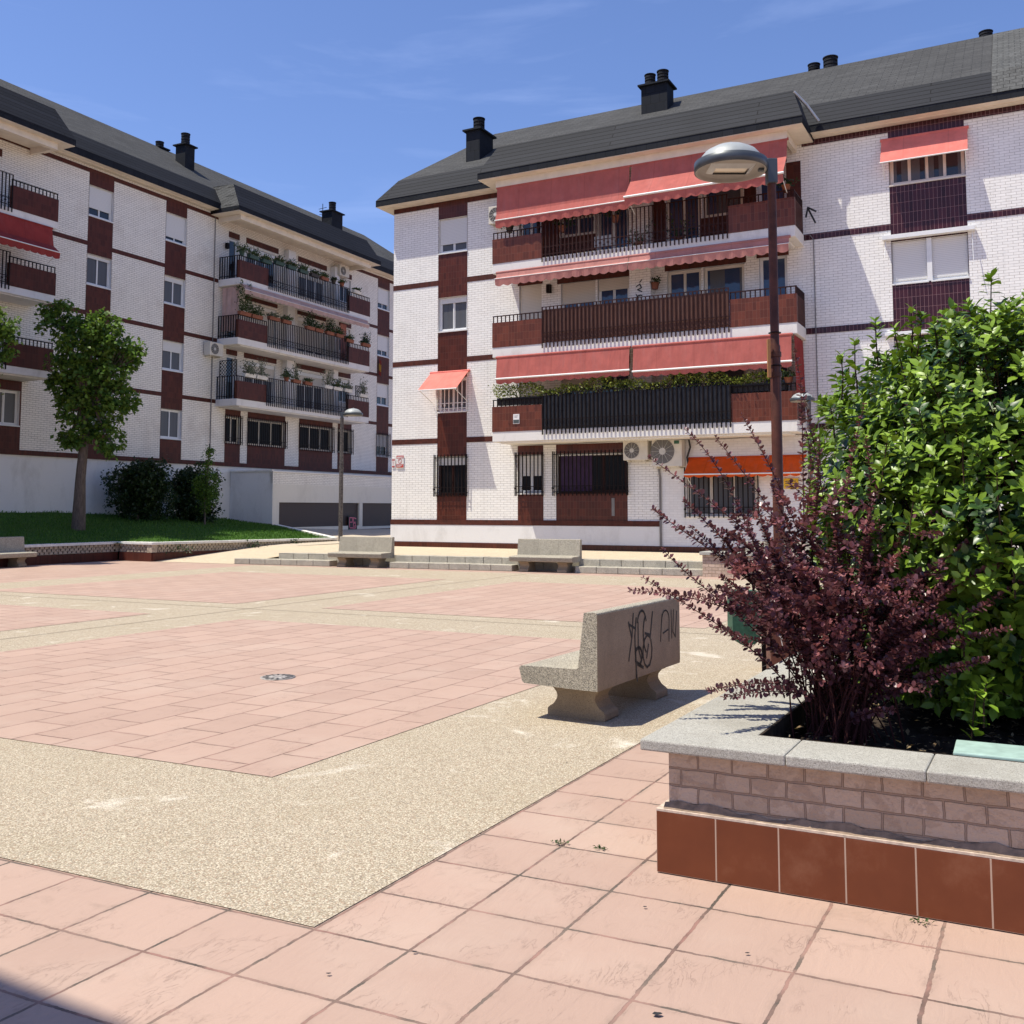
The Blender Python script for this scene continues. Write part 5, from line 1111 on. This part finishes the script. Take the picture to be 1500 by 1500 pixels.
crown_tree('broadleaf_tree', tb, 7.5, [T3(x, y, Y, tb) + (r,) for x, y, Y, r in ((90, 468, 33.5, .62), (140, 480, 33.3, .55), (160, 495, 33.6, .65), (106, 520, 33.2, .72), (168, 532, 33.5, .62), (190, 520, 33.5, .4), (130, 560, 33.6, .8), (90, 560, 33.6, .5), (165, 575, 33.6, .6), (105, 600, 33.3, .55), (150, 610, 33.7, .6), (185, 590, 33.6, .35), (120, 640, 33.5, .4), (160, 645, 33.5, .45), (100, 640, 33.6, .3))],
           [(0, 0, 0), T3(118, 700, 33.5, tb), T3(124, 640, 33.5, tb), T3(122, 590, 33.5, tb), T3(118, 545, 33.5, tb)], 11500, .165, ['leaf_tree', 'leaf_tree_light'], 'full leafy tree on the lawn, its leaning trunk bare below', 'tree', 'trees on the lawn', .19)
tb = at(-60, 775, 29.5); tb.z = .9
crown_tree('broadleaf_tree', tb, 7.5, [T3(x, y, Y, tb) + (r,) for x, y, Y, r in ((-60, 440, 29.5, .8), (-25, 470, 29.3, .6), (5, 480, 29.4, .42), (-10, 510, 29.5, .5), (-70, 520, 29.5, 1.), (-120, 480, 29.5, 1.), (-110, 560, 29.5, .9), (-50, 570, 29.5, .7))],
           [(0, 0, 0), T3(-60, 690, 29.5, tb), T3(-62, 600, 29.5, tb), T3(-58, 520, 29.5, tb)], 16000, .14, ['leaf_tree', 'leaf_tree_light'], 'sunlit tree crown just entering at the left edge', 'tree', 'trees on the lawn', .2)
tb = at(300, 768, 39.5); tb.z = lawn_z(tb.x, tb.y)
crown_tree('young_tree', tb, 3, [T3(x, y, Y, tb) + (r,) for x, y, Y, r in ((303, 705, 39.5, .42), (310, 725, 39.5, .35), (292, 712, 39.5, .35), (304, 680, 39.5, .18), (307, 662, 39.5, .13), (302, 740, 39.5, .25))],
           [(0, 0, 0), T3(300, 735, 39.5, tb), T3(304, 690, 39.5, tb), T3(307, 650, 39.5, tb)], 2600, .085, ['leaf_tree', 'leaf_tree'], 'slender young tree with thin trunk before the dark shrubs', 'tree', None, .035)
for i, (x, y, w, h, Y) in enumerate(((202, 750, 86, 84, 38.2), (276, 755, 76, 78, 40.8))):
    tb = at(x, y, Y); tb.z = lawn_z(tb.x, tb.y) - .05; sc = Y / 1450; bl = []
    for k in range(26): a = random.uniform(0, 6.28); rr = random.uniform(.1, .75); bl.append((math.cos(a) * w * sc * .5 * rr, math.sin(a) * w * sc * .4 * rr, h * sc * random.uniform(.15, .86), w * sc * .25))
    crown_tree('dark_shrub', tb, 2, bl, [(0, 0, 0), (0, 0, .4), (0, 0, .9)], 14000, .12, ['leaf_dark'], ['large round dark shrub against the basement wall, nearer the big tree', 'smaller dark shrub against the wall behind the young tree'][i], 'shrub', 'dark shrubs by the basement wall', .06)

# ---- balcony plants
def plant(root, frame, x, y, z, w, h, kind, label, n=120, ls=.09, potm='terracotta', boxw=None, group='balcony pot plants', petals=0):
    p = frame(x, y, z); e = empty(root, tuple(p), RZ_); tag(e, label, 'potted plant', group)
    q = MB(); bw = boxw or .16
    if boxw: q.prism([(-.08, 0), (.08, 0), (.11, .16), (-.11, .16)], -bw, bw)
    else: q.lathe([(.09, 0), (.13, .2), (.14, .2), (.13, .19), (.0, .18)], seg=12)
    q.build('pot', potm, e)
    zc = .17; P, D, N = [], [], []
    if kind == 'bare':
        s = MB()
        for k in range(10): t = Vector((random.uniform(-w, w), random.uniform(-.15, .15), zc + h * random.uniform(.6, 1))); s.tube([(0, 0, zc), tuple(t * .5 + Vector((0, 0, zc * .5))), tuple(t)], [.012, .008, .004], 4)
        s.build('twigs', 'leaf_grey', e); n = n // 3
    for k in range(n):
        u = random.uniform(-1, 1); v = random.random() ** .8; hh = h * (.55 + .45 * math.sin(u * 5 + x)); P.append((u * w * (1 if boxw else math.sqrt(v + .1)), random.gauss(0, .08 + .1 * w), zc + v * max(.08, hh)))
    n = len(P); D = rndir(n) + (0, 0, .5); N = rndir(n)
    mm = {'green': 'leaf_pot', 'hedge': 'leaf_hedge', 'grey': 'leaf_grey', 'bare': 'leaf_grey', 'dark': 'leaf_dark', 'pink': 'leaf_pot'}[kind]
    leaves('leaves', P, D, N, rng.uniform(.7, 1.3, n) * ls, .55, mm, e)
    if petals: pp = np.array(P)[rng.integers(0, n, petals)] + rndir(petals) * .04 + (0, 0, .05); leaves('flowers', pp, rndir(petals), rndir(petals), rng.uniform(.04, .06, petals), 1., 'petal_pink', e)
    return e
RZ_ = frame_dir(LDIR)
FLN = {0: 'lowest', 1: 'middle', 2: 'top'}
items = [(2, 5.35, .35, .35, 'green', 'pot_green', None, 0), (2, 6.1, .3, .3, 'green', 'pot_green', .3, 0), (2, 7.0, .3, .22, 'green', 'pot_green', .3, 0), (2, 7.9, .3, .28, 'green', 'pot_green', .3, 30), (2, 8.8, .3, .3, 'green', 'pot_green', .3, 40), (2, 9.7, .28, .25, 'green', 'pot_green', .3, 10), (2, 10.6, .25, .18, 'dark', 'pot_dark', .3, 0), (2, 11.4, .22, .2, 'green', 'terracotta', .28, 8), (2, 12.2, .15, .12, 'dark', 'pot_dark', None, 0), (2, 12.9, .15, .14, 'green', 'terracotta', None, 10), (2, 14.2, .15, .1, 'green', 'pot_white', .3, 0),
         (1, 5.6, .4, 1.5, 'green', 'terracotta', .35, 0), (1, 6.4, .35, .55, 'green', 'terracotta', .35, 0), (1, 7.6, .3, .2, 'grey', 'terracotta', .35, 0), (1, 8.5, .3, .25, 'green', 'terracotta', .3, 10), (1, 10.3, .3, .9, 'dark', 'terracotta', .3, 0), (1, 11.0, .3, .3, 'green', 'terracotta', .3, 20), (1, 11.9, .3, .6, 'dark', 'terracotta', .3, 45), (1, 12.7, .3, .4, 'pink', 'terracotta', .3, 45), (1, 13.6, .25, .2, 'green', 'terracotta', .3, 0), (1, 15.1, .28, .62, 'dark', 'terracotta', .35, 0),
         (0, 6.0, .3, .6, 'grey', 'pot_white', .35, 0), (0, 6.8, .35, .85, 'bare', 'pot_white', .35, 0), (0, 8.6, .25, .45, 'green', 'terracotta', None, 0), (0, 9.3, .2, .9, 'bare', 'terracotta', .28, 0), (0, 10.2, .2, .15, 'green', 'terracotta', .28, 0), (0, 11.8, .3, .8, 'bare', 'pot_white', .3, 0), (0, 12.6, .3, .45, 'green', 'pot_white', .35, 10), (0, 13.5, .3, .35, 'grey', 'pot_white', .3, 0), (0, 14.9, .3, .9, 'bare', 'pot_white', .35, 0)]
cnts = {0: 0, 1: 0, 2: 0}; ORD = ['first', 'second', 'third', 'fourth', 'fifth', 'sixth', 'seventh', 'eighth', 'ninth', 'tenth', 'eleventh', 'twelfth']
DESC = {'green': 'green leafy plant', 'dark': 'dark bushy plant', 'grey': 'greyish plant', 'bare': 'thin twiggy plant', 'pink': 'pink flowering plant'}
POTD = {'pot_green': 'green pot', 'pot_dark': 'dark pot', 'terracotta': 'terracotta pot', 'pot_white': 'white pot'}
for (fl, x, w, h, kd, pm, bw, pt) in items:
    z = LF[fl] + (1.02 if (x < 7.15 or x > 13.5) else 1.14) - .02
    plant('potted_plant', lw, x, 1.22, z, w, h, kd, f'{DESC[kd]} in a {POTD[pm]}, {ORD[cnts[fl]]} from the left on the {FLN[fl]} shaded balcony', int(140 + 420 * h), .10, pm, bw, 'pot plants on the shaded balconies', pt); cnts[fl] += 1
# lattice trellises
for i, (x, z, w, h) in enumerate(((5.25, LF[0] + 1.0, 1.0, .7), (14.3, LF[0] + 1.0, .9, .55))):
    e = empty('trellis', tuple(lw(x, 1.16, z)), RZ_ + (math.pi / 2 if i == 0 else 0)); tag(e, ['dark lattice trellis on the side rail of the lowest shaded balcony', 'dark lattice trellis at the right end of the lowest shaded balcony'][i], 'trellis')
    q = MB(); sg = 1; n = 6
    for k in range(-n, n):
        for s_ in (1, -1):
            pts = []
            for t in np.linspace(0, 1, 2): pass
            x0 = k * w / n; x1 = x0 + h
            a0, a1 = max(0, x0), min(w, x1)
            if a1 > a0:
                za, zb = a0 - x0, a1 - x0
                if s_ < 0: za, zb = h - za, h - zb
                q.tube([(a0, 0, za), (a1, 0, zb)], .012, 4)
    q.box(0, w, -.015, .015, h, h + .03); q.box(0, .03, -.015, .015, 0, h); q.box(w - .03, w, -.015, .015, 0, h); q.build('lattice', 'dark_iron', e)
RZ_ = frame_dir(RD)
e = empty('hedge_planter', tuple(rw(4.8, 1.12, 4.12 + .95)), RZ_); tag(e, 'yellow green hedge growing along the lowest sunny balcony rail', 'hedge', None)
q = MB(); q.box(.05, 9.3, -.0, .22, -.10, .14); q.build('trough', 'pot_dark', e)
n = 5200; u = rng.uniform(-.05, 9.2, n); hh = .36 + .13 * np.sin(u * 2.1) + .08 * np.sin(u * 5.3 + 1); P = np.c_[u, rng.normal(.05, .13, n) - .04, .12 + rng.uniform(0, 1, n) ** .8 * hh]
leaves('foliage', P, rndir(n) + (0, -.2, .4), rndir(n), rng.uniform(.05, .10, n), .6, 'leaf_hedge', e)
k = 0
for (x, y, z, w, h, kd, nn3, t) in ((5.3, 1.1, 10.62, .45, .18, 'dark', 90, 'low dark plant at the left end of the top sunny balcony rail'), (7.1, .9, 10.45, .35, .65, 'dark', 150, 'dark palm like plant beneath the straight red awning'), (8.95, 1.0, 10.5, .3, .8, 'green', 170, 'tall green plant where the two top awnings meet'),
                                    (9.6, .7, 9.65, .4, .7, 'green', 150, 'green plant behind the top railing, left of a pair'), (10.9, .7, 9.65, .45, .8, 'green', 190, 'green plant behind the top railing, right of a pair'), (14.2, 1.1, 10.62, .3, .3, 'dark', 90, 'small dark plant at the right corner of the top sunny balcony'),
                                    (14.15, 1.1, 5.12, .22, .35, 'green', 90, 'small plant at the right corner of the hedge balcony'), (10.0, .38, 8.4, .18, .25, 'dark', 60, 'small plant hung on the brick pier of the middle balcony')):
    plant('potted_plant', rw, x, y, z, w, h, kd, t, nn3, .1, 'terracotta' if k else 'pot_dark', None, 'pot plants on the sunny balconies'); k += 1
# washing on the top balcony
q = MB()
for i in range(5): x0, x1 = 8.2 + i * .12, 8.2 + (i + 1) * .12; q.quad((x0, -.9 - .02 * (i % 2), 9.8), (x1, -.9 - .02 * ((i + 1) % 2), 9.8), (x1, -.9 - .02 * ((i + 1) % 2), 10.15), (x0, -.9 - .02 * (i % 2), 10.15))
o = q.build('laundry', 'cloth_white'); o.location = rw(0, 0, 0); o.rotation_euler = (0, 0, rzR); tag(o, 'white cloth drying behind the top balcony railing', 'laundry')

# ================================================================== SMALL THINGS ON THE PAVING
g_ = gnd(407, 993); e = empty('drain_grate', (g_[0], g_[1], .0), R(25)); tag(e, 'round metal drain cover set in the pink pavers', 'drain')
q = MB(); q.lathe([(.17, .004), (.17, .010), (.0, .012)], seg=28, cap=False); q.build('rim', 'drain_metal', e)
q = MB()
for k in range(14): t = 2 * math.pi * k / 14; q.box(-.008, .008, -.02, .02, 0, .003) if False else q.add([(.09 * math.cos(t - .09), .09 * math.sin(t - .09), .0135), (.15 * math.cos(t - .06), .15 * math.sin(t - .06), .0135), (.15 * math.cos(t + .06), .15 * math.sin(t + .06), .0135), (.09 * math.cos(t + .09), .09 * math.sin(t + .09), .0135)], [(0, 1, 2, 3)])
q.build('slots', 'black_paint', e)
for i, (x, y, nn4, t) in enumerate(((820, 1236, 26, 'small weed in the paving joint before the planter, left of two'), (881, 1243, 20, 'small weed in the paving joint before the planter, right of two'), (1345, 1352, 16, 'tiny weed at the foot of the planter tiles'))):
    p = gnd(x, y); n = nn4; pp = np.array([[p[0], p[1], .003]] * n) + rng.normal(size=(n, 3)) * (.022, .012, 0); d = rndir(n); d[:, 2] = abs(d[:, 2]) * .6
    tag(leaves('weed', pp, d, rndir(n) + (0, 0, 1), rng.uniform(.012, .026, n), .5, 'leaf_pot'), t, 'weed', 'weeds in the joints')
n = 240; pp = np.c_[rng.uniform(-.5, 1.9, n), rng.uniform(3.3, 8.0, n), np.full(n, .004)]
jj = [gnd(x, y) for x, y in ((1095, 1398), (481, 1428), (962, 1487), (607, 1396), (910, 1172), (830, 1118), (375, 878), (945, 1330))]
for i, p in enumerate(jj):
    q = MB(); r = .006 if i != 2 else .011; q.add([(p[0] + r * 1.5 * math.cos(t) * random.uniform(.7, 1.2), p[1] + r * math.sin(t) * random.uniform(.7, 1.2), .006) for t in np.linspace(0, 5.6, 9)], [tuple(range(9))]); 
    tag(q.build('gum_spot', 'black_paint'), ['dark spot on the pink slab right of centre, before the planter', 'dark spot on a slab at the lower left', 'dark blot at the bottom edge of the paving', 'dark spot on the slab beside the gravel corner', 'dark speck on the slabs left of the planter', 'dark speck on the slabs nearest the bench shadow', 'dark spot far out on the plaza', 'dark speck on the slabs below the planter corner'][i], 'stain', 'dark spots on the paving')
# unseen building added beyond the left edge so its shadow falls in the near corner
pA = gnd(0, 1425)[:2]; pB = gnd(190, 1500)[:2]; dd = (pB - pA) / np.linalg.norm(pB - pA); hB = 9.0; sh = np.array([-SUNV.x, -SUNV.y]) / SUNV.z * hB
o0 = pB - sh + dd * .0; nrm = np.array([dd[1], -dd[0]]); nrm = nrm if nrm[1] < 0 else -nrm
e = empty('shadow_building', (o0[0], o0[1], 0), math.atan2(dd[1], dd[0])); tag(e, 'unseen white brick building added outside the left edge to cast the corner shadow', 'building')
q = MB(); q.box(-11, 0, -9, 0, 0, hB - .3); q.build('wall', 'white_brick', e); q = MB(); q.box(-11.3, 0, -9.3, 0.0, hB - .3, hB); q.build('roof', 'slate_fascia', e)
